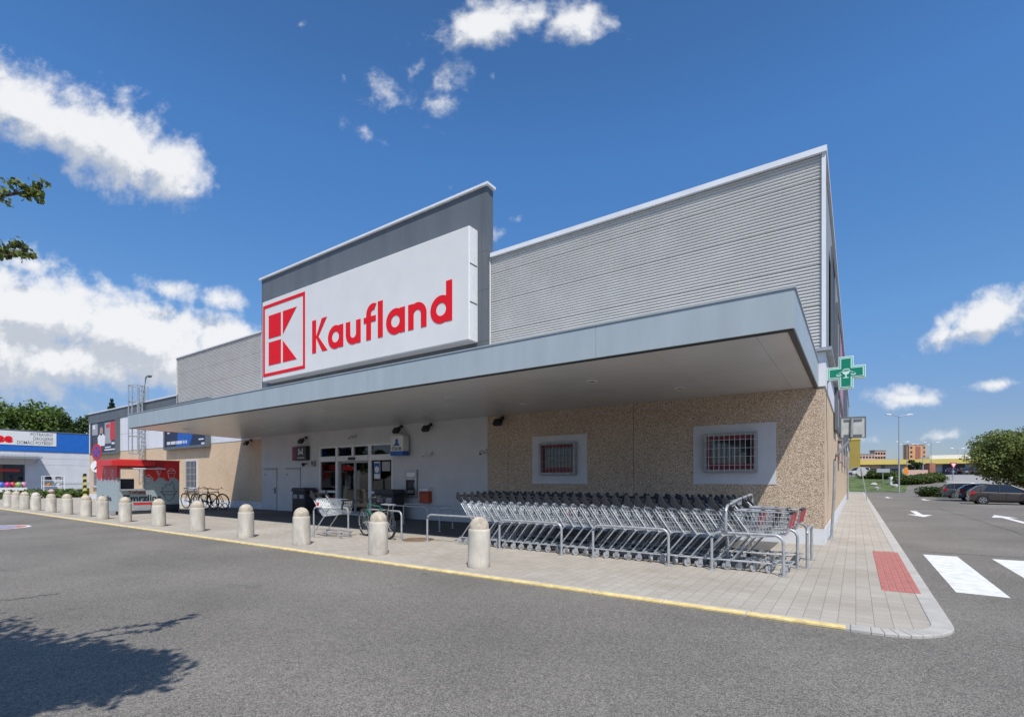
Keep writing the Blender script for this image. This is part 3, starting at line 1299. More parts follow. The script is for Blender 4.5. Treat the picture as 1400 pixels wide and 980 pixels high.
# ---- service doors, entrance
def service_door(x0, x1, hx):
    mb = MB()
    mb.box(x0, x1, YF - .034, YF - .0045, 0.02, 2.1)
    d = part(mb, 'service_door', M['entrance_wall'], bevel=.004)
    mb = MB()
    mb.box(x0 - .05, x1 + .05, YF - .075, YF - .0045, 2.12, 2.17)
    mb.box(x1 + .004, x1 + .03, YF - .02, YF - .0045, 0.02, 2.118)
    sub(mb, 'door_frame', M['galv_dull'], d)
    mb = MB()
    mb.cbox((hx, YF - .05, 1.02), .05, .03, .3)
    mb.tube([(hx, YF - .05, 1.08), (hx, YF - .095, 1.08), (hx + (.14 if hx < (x0 + x1) / 2 else -.14), YF - .095, 1.08)], .013, 6)
    sub(mb, 'handle', M['black_plastic'], d)
    mb = MB()
    mb.cbox((x0 + .1, YF - .04, 1.85), .07, .012, .07)
    sub(mb, 'door_plate', M['black_plastic'], d)


service_door(-25.75, -24.6, -24.7)
service_door(-23.7, -22.52, -22.62)


def build_entrance():
    X = [-20.95, -19.66, -18.36, -17.35, -15.88]
    mb = MB()
    y0, y1 = YF - .02, YF + .1
    posts = [(-20.95, -20.87), (-19.72, -19.56), (-17.43, -17.24), (-15.96, -15.88)]
    for a, b in posts:
        mb.box(a, b, y0, y1, 0, 3.13)
    tops = [(-20.87, -19.72), (-19.56, -17.43), (-17.24, -15.96)]
    for a, b in tops:
        mb.box(a, b, y0, y1, 3.05, 3.13)
        mb.box(a, b, y0 - .02, y1, 2.42, 2.66)
        mb.box(a, b, y0, y1, 0, .06)
    mb.box(-18.56, -18.42, y0, y1, 2.66, 3.05)
    for a, b in (tops[0], tops[2]):
        mb.box(a, b, y0, y1, 0.98, 1.08)
    ent = part(mb, 'entrance', M['white_metal'])
    # sliding leaves
    for (a, b) in ((-19.54, -18.50), (-18.46, -17.45)):
        mb = MB()
        for p, q, r, s in ((a, a + .05, .07, 2.41), (b - .05, b, .07, 2.41), (a + .05, b - .05, .07, .17), (a + .05, b - .05, 2.34, 2.41)):
            mb.box(p, q, YF + .11, YF + .16, r, s)
        mb.box(a + .05, b - .05, YF + .128, YF + .136, .17, 2.34)
        for i in range(len(mb.m) - 6, len(mb.m)):
            mb.m[i] = 1
        sub(mb, 'sliding_door', [M['galv'], M['pane']], ent)
    # fixed panes
    for a, b in tops:
        if b - a > 2:
            mb = MB()
            mb.box(a, -18.56, YF + .04, YF + .048, 2.66, 3.05)
            mb.box(-18.42, b, YF + .04, YF + .048, 2.66, 3.05)
            sub(mb, 'transom_pane', M['pane'], ent)
        else:
            mb = MB()
            mb.box(a, b, YF + .04, YF + .048, 2.66, 3.05)
            sub(mb, 'transom_pane', M['pane'], ent)
            mb = MB()
            mb.box(a, b, YF + .04, YF + .048, 1.08, 2.42)
            sub(mb, 'side_pane', M['pane'], ent)
            mb = MB()
            mb.box(a, b, YF + .04, YF + .048, .06, .98)
            sub(mb, 'lower_pane', M['pane'], ent)
    mb = MB()
    mb.box(-18.72, -18.28, YF - .1, YF - .041, 2.46, 2.58)
    sub(mb, 'door_sensor', M['black_plastic'], ent)
    # what shows inside: dark lobby, a red banner strip, stickers on the right pane
    mb = MB()
    mb.box(-21.4, -15.4, YF + .22, 19.9, -0.05, 0.02)
    mb.box(-21.45, -21.4, YF + .22, 19.9, 0.02, 3.28)
    mb.box(-15.4, -15.35, YF + .22, 19.9, 0.02, 3.28)
    mb.box(-21.4, -15.4, 19.85, 19.9, 0.02, 3.28)
    mb.box(-21.4, -15.4, YF + .22, 19.85, 3.22, 3.28)
    sub(mb, 'lobby', M['room'], ent)
    mb = MB()
    mb.box(-20.85, -19.75, YF + .4, YF + .42, 1.95, 2.26)
    sub(mb, 'red_banner', M['red_print'], ent)
    mb = MB()
    mb.box(-17.1, -16.72, YF + .03, YF + .038, 1.62, 2.36)
    mb.mat(1).box(-17.08, -16.74, YF + .024, YF + .0295, 1.83, 2.3)
    mb.mat(0).lathe([(.14, 0), (.14, .004), (0, .004)], (0, 0, 0), 20, Matrix.Translation((-16.91, YF + .019, 2.02)) @ Euler((R(90), 0, 0)).to_matrix().to_4x4())
    sub(mb, 'window_poster', [M['white_print'], M['blue_print']], ent)
    mb = MB()
    mb.box(-16.6, -16.1, YF + .03, YF + .038, 1.95, 2.35)
    sub(mb, 'window_poster', M['grey_print'], ent)
    mb = MB()
    mb.box(-16.6, -16.18, YF + .3, YF + .32, 1.45, 1.75)
    sub(mb, 'window_poster', M['red_print'], ent)
    # shelf and counter shapes in the lobby
    mb = MB()
    mb.box(-18.9, -17.7, 16.6, 17.2, 0.02, 0.95)
    mb.box(-16.9, -16.0, 15.8, 16.3, 0.02, 1.3)
    mb.box(-20.8, -20.2, 16.0, 16.6, .02, 1.5)
    sub(mb, 'lobby_counter', M['grey_dark'], ent)


build_entrance()


# ---- downpipe and small things on the side wall, which belong to the building
def build_side():
    mb = MB()
    for yy in (46.0,):
        mb.tube([(XC + .12, yy, 3.8), (XC + .12, yy, 0.05)], .055, 8)
        for z in (.8, 2.2, 3.4):
            mb.box(XC + .002, XC + .18, yy - .02, yy + .02, z, z + .03)
    part(mb, 'downpipe', M['galv_dull'], smooth=40)
    for yy in (25.0, 32.0, 40.0, 50.0):
        mb = MB()
        mb.box(XC + .002, XC + .03, yy, yy + 2.2, 2.35, 3.25)
        w = part(mb, 'side_window', M['window_red'])
        mb = MB()
        mb.box(XC + .031, XC + .036, yy + .08, yy + 2.12, 2.43, 3.17)
        sub(mb, 'pane', M['glass'], w)
        mb = MB()
        for i in range(9):
            y = yy + .1 + 2.0 * i / 8
            mb.tube([(XC + .16, y, 2.3), (XC + .16, y, 3.3)], .012, 5)
        for z in (2.35, 3.25):
            mb.box(XC + .031, XC + .17, yy - .02, yy + 2.22, z - .02, z + .02)
        sub(mb, 'window_bars', M['galv_dull'], w)


build_side()

# ================================================================== SIGNS ON THE STORE
def stroke_letter(mb, ch, ox, oz, y0, y1):
    """geometric sans letter, x-height 1, stroke .26; returns advance"""
    t = 0.285
    cap, asc = 1.53, 1.51

    def bar(x0, z0, x1, z1):
        mb.box(ox + x0, ox + x1, y0 - .003, y1, oz + z0, oz + z1)

    def ringseg(cx, cz, ro, ri, a0, a1, n=20, sx=1.0):
        for k in range(n):
            a, b = R(a0 + (a1 - a0) * k / n), R(a0 + (a1 - a0) * (k + 1) / n)
            pts = [(ox + cx + r * math.cos(q) * sx, oz + cz + r * math.sin(q)) for r, q in ((ri, a), (ro, a), (ro, b), (ri, b))]
            mb.prism(pts[::-1], y0, y1)
    if ch == 'K':
        bar(0, 0, t, cap)
        mb.prism([(ox + t, oz + .72), (ox + .72, oz + cap), (ox + 1.08, oz + cap), (ox + .46, oz + .72)][::-1], y0 - .001, y1)
        mb.prism([(ox + t, oz + .72), (ox + .46, oz + .72), (ox + 1.12, oz), (ox + .75, oz)][::-1], y0, y1)
        return 1.16
    if ch in 'ad':
        ringseg(.53, .5, .53, .53 - t, 0, 360, 32)
        bar(1.06 - t, 0, 1.06, asc if ch == 'd' else 1.0)
        return 1.24
    if ch == 'u':
        bar(0, .43, t, 1.0)
        bar(.96 - t, 0, .96, 1.0)
        ringseg(.48, .46, .48, .48 - t, 180, 360, 16)
        return 1.16
    if ch == 'n':
        bar(0, 0, t, 1.0)
        bar(.96 - t, 0, .96, .56)
        ringseg(.48, .54, .48, .48 - t, 0, 180, 16)
        return 1.16
    if ch == 'l':
        bar(0, 0, t, asc)
        return t + .2
    if ch == 'f':
        bar(.16, 0, .16 + t, asc - .4)
        bar(0, .74, .159, .98)
        bar(.161 + t, .74, .74, .98)
        ringseg(.16 + .42, asc - .42, .42, .42 - t, 62, 180, 12)
        return .87
    return .5


def build_sign():
    x0, x1, z0, z1 = -24.65, -11.17, 6.50, 10.51
    yf, yb = YF - .75, 14.03
    root = empty('box_sign', (x0, yf, z0), label='huge white light box sign with red logo square and red lettering on the dark tower', cat='shop sign')
    S = Matrix.Translation((-x0, -yf, -z0))

    def p(mb, name, m, parent=root, **k):
        mb.v = [tuple(S @ Vector(v)) for v in mb.v]
        return mb.build(name, m, parent, **k)
    mb = MB()
    mb.box(x0, x1, yf + .02, yb - .002, z0, z1)
    case = p(mb, 'sign_case', M['white_metal'], bevel=.02)
    mb = MB()
    mb.box(x0 + .03, x1 - .03, yf + .004, yf + .019, z0 + .03, z1 - .03)
    p(mb, 'sign_face', M['sign_white'])
    mb = MB()
    for z in (z0 + 1.35, z0 + 2.7):
        mb.box(x1 + .0005, x1 + .006, yf + .05, yb - .05, z - .02, z + .02)
    p(mb, 'side_joint', M['dark_trim'], case)
    # logo square
    a0, a1, c0, c1 = -24.55, -20.97, 6.73, 10.28
    mb = MB()
    w = .15
    ya, yb2 = yf - .012, yf + .0035
    for q in ((a0, a0 + w, c0, c1), (a1 - w, a1, c0, c1), (a0 + w, a1 - w, c0, c0 + w), (a0 + w, a1 - w, c1 - w, c1)):
        mb.box(q[0], q[1], ya, yb2, q[2], q[3])
    W, H = a1 - a0, c1 - c0
    g0, ga, gb, g1 = a0 + .144 * W, a0 + .444 * W, a0 + .494 * W, a0 + .815 * W
    h0, hm0, hm1, h1 = c0 + .147 * H, c0 + .468 * H, c0 + .522 * H, c0 + .84 * H
    mb.box(g0, ga, ya, yb2, hm1, h1)
    mb.box(g0, ga, ya, yb2, h0, hm0)
    mb.prism([(gb, c0 + .535 * H), (gb, h1), (g1, h1)][::-1], ya, yb2)
    mb.prism([(gb, h0), (gb, c0 + .44 * H), (g1, h0)][::-1], ya, yb2)
    p(mb, 'logo', M['sign_red'])
    # lettering
    sc_ = .97
    cur = 0
    adv = []
    tmp = MB()
    for ch in 'Kaufland':
        adv.append(cur)
        cur += stroke_letter(tmp, ch, 0, 0, 0, 1)
    width = cur - .2
    tx0, tx1 = -20.40, -11.968
    sx = (tx1 - tx0) / width
    for ch, a in zip('Kaufland', adv):
        mb = MB()
        stroke_letter(mb, ch, a, 0, ya, yb2)
        mb.v = [(tx0 + v[0] * sx, v[1], 7.325 + v[2] * sc_) for v in mb.v]
        p(mb, 'letter', M['sign_red'])


build_sign()


def billboard(name, x0, x1, z0, z1, dep, label, draw, cat):
    root = empty(name, (x0, YF - dep, z0), label=label, cat=cat)
    S = Matrix.Translation((-x0, -(YF - dep), -z0))
    mb = MB()
    f = .16
    yf = YF - dep
    for a, b, c, d in ((x0, x0 + f, z0, z1), (x1 - f, x1, z0, z1), (x0 + f, x1 - f, z0, z0 + f), (x0 + f, x1 - f, z1 - f, z1)):
        mb.box(a, b, yf, YF - .025, c, d)
    mb.v = [tuple(S @ Vector(v)) for v in mb.v]
    mb.build('frame', M['dark_panel'], root, bevel=.01)
    mb = MB()
    mb.box(x0 + f, x1 - f, yf + .06, YF - .03, z0 + f, z1 - f)
    mb.v = [tuple(S @ Vector(v)) for v in mb.v]
    face = mb.build('poster', M['navy'], root)
    draw(lambda mb_, nm, m: (setattr(mb_, 'v', [tuple(S @ Vector(v)) for v in mb_.v]), mb_.build(nm, m, face))[1], x0 + f, x1 - f, z0 + f, z1 - f, yf + .059)


def rects(mb, y, lst, off=.004):
    for (a, b, c, d) in lst:
        mb.box(a, b, y - off, y, c, d)


def draw_led(p, x0, x1, z0, z1, y):
    W, H = x1 - x0, z1 - z0
    mb = MB()
    mb.prism([(x0 + W * .30, z0 + .02), (x0 + W * .62, z0 + .02), (x0 + W * .80, z1 - .02), (x0 + W * .36, z1 - .02)][::-1], y - .003, y)
    p(mb, 'blue_shape', M['blue_print'])
    mb = MB()
    rects(mb, y, [(x0 + W * .06, x0 + W * .17, z1 - .20, z1 - .08), (x0 + W * .06, x0 + W * .15, z1 - .36, z1 - .28), (x0 + W * .06, x0 + W * .19, z1 - .5, z1 - .42),
                  (x0 + W * .06, x0 + W * .12, z1 - .62, z1 - .55), (x0 + W * .70, x0 + W * .95, z1 - .3, z1 - .12), (x0 + W * .84, x0 + W * .95, z0 + .3, z0 + .38),
                  (x0 + W * .90, x0 + W * .97, z0 + .03, z0 + .13)], .006)
    # bold headline strip
    random.seed(3)
    x = x0 + W * .05
    while x < x0 + W * .56:
        w = random.uniform(.07, .13)
        mb.box(x, x + w, y - .006, y, z0 + .17, z0 + .36)
        x += w + (.035 if random.random() < .8 else .12)
    p(mb, 'white_print', M['white_print'])


billboard('led_billboard', -37.62, -31.65, 3.52, 5.35, .3, 'wide blue and black advertising screen in grey frame, half under the canopy edge', draw_led, 'billboard')


def draw_poster(p, x0, x1, z0, z1, y):
    W, H = x1 - x0, z1 - z0
    mb = MB()
    rects(mb, y, [(x0 + W * .03, x0 + W * .27, z1 - H * .40, z1 - H * .02), (x0 + W * .56, x0 + W * .82, z1 - H * .72, z1 - H * .05)])
    p(mb, 'pale_panel', M['grey_print'])
    mb = MB()
    rects(mb, y, [(x0 + W * .78, x0 + W * .97, z1 - H * .62, z1 - H * .05), (x0 + W * .62, x0 + W * .76, z1 - H * .22, z1 - H * .1)], .007)
    p(mb, 'red_print', M['red_print'])
    # standing cook in white jacket, cut as a flat print
    mb = MB()
    cx = x0 + W * .42
    mb.prism([(cx - W * .14, z0 + H * .22), (cx + W * .14, z0 + H * .22), (cx + W * .16, z0 + H * .52), (cx + W * .05, z0 + H * .62), (cx - W * .05, z0 + H * .62), (cx - W * .15, z0 + H * .52)][::-1], y - .006, y)
    rects(mb, y, [(x0 + W * .58, x0 + W * .80, z0 + H * .14, z0 + H * .18), (x0 + W * .56, x0 + W * .96, z0 + H * .06, z0 + H * .1), (x0 + W * .84, x0 + W * .95, z0 + H * .24, z0 + H * .3),
                  (x0 + W * .06, x0 + W * .16, z1 - H * .2, z1 - H * .06)], .008)
    p(mb, 'white_print', M['white_print'])
    mb = MB()
    mb.lathe([(W * .065, 0), (W * .065, .006), (0, .006)], (0, 0, 0), 14, Matrix.Translation((cx, y, z0 + H * .70)) @ Euler((R(90), 0, 0)).to_matrix().to_4x4())
    p(mb, 'face_print', M['skin_print'])


billboard('poster_billboard', -51.75, -46.05, 3.55, 6.3, .3, 'near square dark poster billboard with a cook in white, on the far left wall', draw_poster, 'billboard')


# ---- small signs and gear on the entrance wall
def wall_gear():
    # bank sign: white box on blue foot, facing both ways out from the wall
    x, z0, z1 = -15.2, 2.56, 3.36
    root = empty('bank_sign', (x, YF, z0), label='white projecting bank sign box with blue foot and letters, above the cash machine', cat='sign')
    S = Matrix.Translation((-x, -YF, -z0))

    def p(mb, name, m, parent=root, **k):
        mb.v = [tuple(S @ Vector(v)) for v in mb.v]
        return mb.build(name, m, parent, **k)
    mb = MB()
    mb.box(x - .36, x + .36, YF - .42, YF - .1, z0 + .17, z1)
    body = p(mb, 'sign_box', M['sign_white'], bevel=.015)
    mb = MB()
    mb.box(x - .365, x + .365, YF - .425, YF - .1, z0, z0 + .168)
    p(mb, 'blue_foot', M['blue_print'])
    mb = MB()
    mb.box(x - .3, x - .2, YF - .1, YF - .006, z0 + .3, z0 + .5)
    mb.box(x + .2, x + .3, YF - .1, YF - .006, z0 + .3, z0 + .5)
    p(mb, 'bracket', M['galv_dull'])
    mb = MB()
    yy = YF - .428
    mb.box(x - .1, x + .1, yy, YF - .4205, z0 + .43, z0 + .50)
    mb.prism([(x - .2, z0 + .39), (x + .2, z0 + .39), (x + .12, z0 + .46), (x - .12, z0 + .46)], yy + .001, YF - .4204)
    mb.lathe([(.075, 0), (.075, .006), (0, .006)], (0, 0, 0), 16, Matrix.Translation((x, YF - .4203, z0 + .60)) @ Euler((R(90), 0, 0)).to_matrix().to_4x4())
    mb.prism([(x - .05, z0 + .5), (x + .05, z0 + .5), (x + .09, z0 + .57), (x - .09, z0 + .57)], yy + .001, YF - .4204)
    p(mb, 'emblem', M['blue_print'], body)
    textmesh('ČSOB', .17, 'lettering', M['navy'], root, S @ face_front(x, YF - .4215, z0 + .215), .003, 'CENTER', 1.25, .004)
    # black square sign with pale mark
    x0, x1, c0, c1 = -22.87, -21.72, 2.52, 3.20
    root2 = empty('black_sign', ((x0 + x1) / 2, YF, c0), label='black square sign with pale bow tie mark and red edge, above the grey doors', cat='sign')
    S2 = Matrix.Translation((-(x0 + x1) / 2, -YF, -c0))

    def p2(mb, name, m, parent=root2, **k):
        mb.v = [tuple(S2 @ Vector(v)) for v in mb.v]
        return mb.build(name, m, parent, **k)
    mb = MB()
    mb.box(x0 + .3, x1, YF - .22, YF - .005, c0, c1)
    b2 = p2(mb, 'sign_box', M['black_print'], bevel=.01)
    mb = MB()
    mb.box(x0, x0 + .298, YF - .221, YF - .005, c0, c1)
    p2(mb, 'red_edge', M['window_red'])
    mb = MB()
    xc, zc = (x0 + .3 + x1) / 2, c0 + .42
    w = .022
    for pts in ([(-.17, -.15), (-.17, .15)], [(.17, -.15), (.17, .15)], [(-.17, .15), (.06, -.1)], [(.17, .15), (-.06, -.1)], [(-.17, -.15), (-.05, -.02)], [(.17, -.15), (.05, -.02)]):
        mb.tube([(xc + pts[0][0], YF - .226, zc + pts[0][1]), (xc + pts[1][0], YF - .226, zc + pts[1][1])], w, 6)
    p2(mb, 'mark', M['white_print'])
    textmesh('MONETA', .1, 'lettering', M['white_print'], root2, S2 @ face_front(xc, YF - .2215, c0 + .08), .002, 'CENTER', 1.4, .002)
    # cash machine
    x0, x1, c0, c1 = -15.12, -14.42, 0.86, 1.99
    r3 = empty('cash_machine', ((x0 + x1) / 2, YF, c0), label='steel framed cash machine set in the grey wall right of the entrance', cat='cash machine')
    S3 = Matrix.Translation((-(x0 + x1) / 2, -YF, -c0))

    def p3(mb, name, m, **k):
        mb.v = [tuple(S3 @ Vector(v)) for v in mb.v]
        return mb.build(name, m, r3, **k)
    mb = MB()
    f = .09
    for a, b, c, d in ((x0, x0 + f, c0, c1), (x1 - f, x1, c0, c1), (x0 + f, x1 - f, c0, c0 + .1), (x0 + f, x1 - f, c1 - .1, c1), (x0 + f, x1 - f, c1 - .42, c1 - .3)):
        mb.box(a, b, YF - .1, YF - .005, c, d)
    p3(mb, 'surround', M['steel'], bevel=.008)
    mb = MB()
    mb.box(x0 + f, x1 - f, YF - .02, YF - .005, c0 + .1, c1 - .42)
    p3(mb, 'console', M['black_plastic'])
    mb = MB()
    mb.box(x0 + f + .01, x1 - f - .01, YF - .08, YF - .005, c1 - .295, c1 - .105)
    p3(mb, 'light_strip', M['white_print'])
    mb = MB()
    mb.box(x0 + .16, x1 - .2, YF - .03, YF - .0205, c0 + .42, c0 + .66)
    p3(mb, 'screen', M['screen_dark'])
    mb = MB()
    mb.prism([(YF - .09, c0 + .2), (YF - .0205, c0 + .3), (YF - .0205, c0 + .18), (YF - .09, c0 + .17)], x0 + .14, x1 - .22, 'x')
    p3(mb, 'keypad', M['steel'])
    mb = MB()
    mb.box(x1 - .19, x1 - .12, YF - .05, YF - .0205, c0 + .4, c0 + .62)
    p3(mb, 'card_slot', M['grey_print'])
    # red post box
    x0, x1, c0, c1 = -14.13, -13.66, .68, 1.24
    r4 = empty('post_box', ((x0 + x1) / 2, YF, c0), label='small orange red post box with white top band on the grey wall', cat='post box')
    S4 = Matrix.Translation((-(x0 + x1) / 2, -YF, -c0))

    def p4(mb, name, m, **k):
        mb.v = [tuple(S4 @ Vector(v)) for v in mb.v]
        return mb.build(name, m, r4, **k)
    mb = MB()
    mb.box(x0, x1, YF - .24, YF - .005, c0, c1 - .1)
    p4(mb, 'body', M['red_box'], bevel=.02)
    mb = MB()
    mb.prism([(YF - .26, c1 - .098), (YF - .005, c1 - .098), (YF - .005, c1 + .03), (YF - .20, c1)], x0 - .01, x1 + .01, 'x')
    p4(mb, 'lid', M['white_print'])
    mb = MB()
    mb.box(x0 + .08, x1 - .08, YF - .252, YF - .241, c1 - .2, c1 - .17)
    p4(mb, 'slot', M['black_plastic'])
    # cameras and wall lamps
    def camera_at(x, z, label, d=1):
        r = empty('security_camera', (x, YF - .005, z), label=label, cat='camera')
        mb = MB()
        mb.cbox((0, -.03, 0), .14, .06, .16)
        mb.tube([(0, -.05, 0), (0, -.16, -.03)], .022, 8)
        mb.build('mount', M['white_metal'], r)
        mb = MB()
        A = Matrix.Translation((0, -.2, -.07)) @ Euler((R(18), 0, R(25 * d))).to_matrix().to_4x4()
        mb.box(-.06, .06, -.18, .12, -.05, .06, A)
        o = mb.build('housing', M['white_metal'], r, bevel=.012)
        mb = MB()
        mb.lathe([(.04, 0), (.04, .01), (0, .01)], (0, 0, 0), 14, A @ Matrix.Translation((0, -.18, .0)) @ Euler((R(90), 0, 0)).to_matrix().to_4x4())
        mb.build('lens', M['screen_dark'], r)
    camera_at(-18.35, 3.52, 'white security camera on the wall right above the entrance doors')
    camera_at(-13.7, 2.62, 'small security camera on the blank grey wall right of the bank sign', -1)
    camera_at(-11.05, 2.63, 'small pale camera at the right end of the grey wall, beside the pebble wall')

    def floodlight(x, y, z, label, wall=True):
        r = empty('floodlight', (x, y, z), label=label, cat='lamp')
        mb = MB()
        if wall:
            mb.cbox((0, -.03, 0), .12, .06, .12)
        mb.tube([(0, -.06, 0), (0, -.2, -.04), (0, -.26, -.12)], .02, 8)
        mb.build('arm', M['black_plastic'], r, smooth=40)
        mb = MB()
        A = Matrix.Translation((0, -.3, -.18)) @ Euler((R(-35), 0, 0)).to_matrix().to_4x4()
        mb.box(-.16, .16, -.07, .07, -.12, .12, A)
        o = mb.build('lamp_head', M['black_plastic'], r, bevel=.02)
        mb = MB()
        mb.box(-.13, .13, -.075, -.071, -.09, .09, A)
        mb.build('lamp_glass', M['screen_dark'], r)
    floodlight(-22.0, YF, 3.62, 'dark wall lamp above the black square sign')
    floodlight(-15.35, YF, 3.76, 'dark wall lamp right above the white bank sign')
    floodlight(-13.7, YF, 3.74, 'dark lamp high on the grey wall right of the bank sign')
    floodlight(-10.25, YF, 3.76, 'black lamp at top of pebble wall next to the grey wall')
    floodlight(-27.1, YF, 3.72, 'black lamp under the left end of the canopy on the beige wall')
    # small intercom boxes near the black sign
    r = empty('wall_box', (-21.35, YF - .005, 2.35), label='small grey box on the wall at lower right of the black sign', cat='box')
    mb = MB()
    mb.cbox((0, -.06, 0), .22, .12, .26)
    mb.build('case', M['galv_dull'], r, bevel=.012)
    mb = MB()
    mb.cbox((0, -.126, .03), .12, .01, .1)
    mb.build('window', M['screen_dark'], r)
    r = empty('wall_loudspeaker', (-21.95, YF - .005, 2.36), label='little black horn speaker on the wall under the black sign', cat='speaker')
    mb = MB()
    mb.tube([(0, 0, 0), (0, -.1, 0)], .02, 8)
    mb.build('arm', M['black_plastic'], r)
    mb = MB()
    mb.lathe([(.03, 0), (.09, .16), (.095, .17), (.0, .1)], (0, 0, 0), 14, Matrix.Translation((0, -.1, 0)) @ Euler((R(110), 0, R(20))).to_matrix().to_4x4())
    mb.build('horn', M['black_plastic'], r, smooth=40)


wall_gear()


# ---- litter bins
def litter_bin(x, y, label):
    r = empty('litter_bin', (x, y, 0), label=label, cat='litter bin', group='black twin litter bins by the entrance')
    mb = MB()
    mb.box(-.52, .52, -.29, .29, .06, .95)
    b = mb.build('body', M['bin'], r, bevel=.02)
    mb = MB()
    mb.box(-.5, .5, -.27, .27, 0.004, .058)
    mb.build('base', M['black_plastic'], r)
    mb = MB()
    mb.prism([(-.56, 1.02), (.56, 1.02), (.56, 1.08), (.44, 1.2), (-.44, 1.2), (-.56, 1.08)][::-1], -.33, .33)
    mb.box(-.5, .5, -.27, .27, .952, 1.018)
    mb.build('lid', M['bin'], r, bevel=.012)
    for sx in (-.26, .26):
        mb = MB()
        mb.box(sx - .16, sx + .16, -.302, -.2915, .70, .88)
        mb.build('label_plate', M['grey_print'], r)
        mb = MB()
        mb.box(sx - .2, sx + .2, -.297, -.2912, .12, .66)
        mb.build('bin_door', M['black_plastic'], r)


litter_bin(-21.55, 13.85, 'black twin litter bin between the grey service doors and the entrance')
litter_bin(-15.25, 13.55, 'black twin litter bin right of the entrance below the cash machine')


# ---- pharmacy cross on the side wall
def pharmacy_cross():
    cx, cz, y = -.20, 4.25, 15.0
    r = empty('pharmacy_cross', (cx, y, cz), label='green pharmacy cross sign with white edge and chalice emblem at the building corner', cat='pharmacy sign')
    a, b = .40, .155

    def cross(s, t):
        A, B_ = a * s + t, b * s + t
        return [(-B_, -A), (B_, -A), (B_, -B_), (A, -B_), (A, B_), (B_, B_), (B_, A), (-B_, A), (-B_, B_), (-A, B_), (-A, -B_), (-B_, -B_)]
    mb = MB()
    mb.prism(cross(1, 0)[::-1], -.1, .1)
    mb.build('case', M['mint'], r, bevel=.006)
    mb = MB()
    mb.prism(cross(1, -.022)[::-1], -.104, -.1005)
    mb.build('dark_line', M['green'], r)
    mb = MB()
    mb.prism(cross(1, -.036)[::-1], -.107, -.1042)
    mb.build('white_line', M['mint'], r)
    mb = MB()
    mb.prism(cross(1, -.058)[::-1], -.112, -.1072)
    face = mb.build('green_face', M['green'], r)
    # chalice and scales
    mb = MB()
    y0, y1 = -.118, -.1125
    n = 14
    bowl = [(.075 * math.cos(R(180 + 180 * i / n)), .02 + .075 * math.sin(R(180 + 180 * i / n))) for i in range(n + 1)]
    mb.prism(bowl[::-1], y0, y1)
    mb.prism([(-.014, -.055), (-.014, -.12), (.014, -.12), (.014, -.055)], y0 + .0005, y1)
    mb.prism([(-.055, -.12), (-.055, -.14), (.055, -.14), (.055, -.12)], y0, y1)
    mb.tube([(-.07, y1, .05), (-.02, y1, .085), (.05, y1, .08), (.075, y1, .04)], .011, 6)
    mb.tube([(-.14, y1, .0), (0, y1, .055), (.14, y1, .0)], .006, 5)
    for s in (-1, 1):
        mb.prism([(s * .15 - .06, -.05), (s * .15 + .06, -.05), (s * .15 + .035, -.075), (s * .15 - .035, -.075)][::-1], y0, y1)
        mb.tube([(s * .15 - .055, y1, -.05), (s * .15, y1, .0), (s * .15 + .055, y1, -.05)], .004, 4)
    mb.build('emblem', M['mint'], face)
    mb = MB()
    for z in (-.1, .1):
        mb.box(XC + .032 - cx, -.4, -.03, .03, z - .02, z + .02)
    mb.box(XC + .0305 - cx, XC + .06 - cx, -.08, .08, -.2, .2)
    mb.build('bracket', M['galv_dull'], r)


pharmacy_cross()


# ---- adverts standing out from the side wall
def side_advert(y0, y1, z0, z1, d, face, label):
    r = empty('side_billboard', (XC + .032, y0, z0), label=label, cat='billboard', group='advert boards along the side wall')
    mb = MB()
    f = .12
    mb.box(0.002, d, 0, f, 0, z1 - z0)
    mb.box(0.002, d, y1 - y0 - f, y1 - y0, 0, z1 - z0)
    mb.box(0.002, d, f, y1 - y0 - f, 0, f)
    mb.box(0.002, d, f, y1 - y0 - f, z1 - z0 - f, z1 - z0)
    mb.build('frame', M['dark_panel'], r)
    mb = MB()
    mb.box(0.002, d - .03, f, y1 - y0 - f, f, z1 - z0 - f)
    mb.build('poster', face, r)


M['pink_print'] = mat('pink_print', (0.50, 0.22, 0.36), 0.5, var=0.3, scale=0.9)
side_advert(17.0, 19.4, 4.9, 8.3, .05, M['black_print'], 'black advert board on the side wall nearest to the green cross')
side_advert(20.2, 22.6, 3.3, 7.6, .10, M['galv_dull'], 'grey framed advert board on the side wall behind the green cross')
side_advert(24.5, 32.5, 3.6, 8.2, .07, M['pink_print'], 'pink and violet advert board on the side wall')
side_advert(36.0, 44.0, 3.4, 8.4, .08, M['navy'], 'dark blue advert board farthest along the side wall')


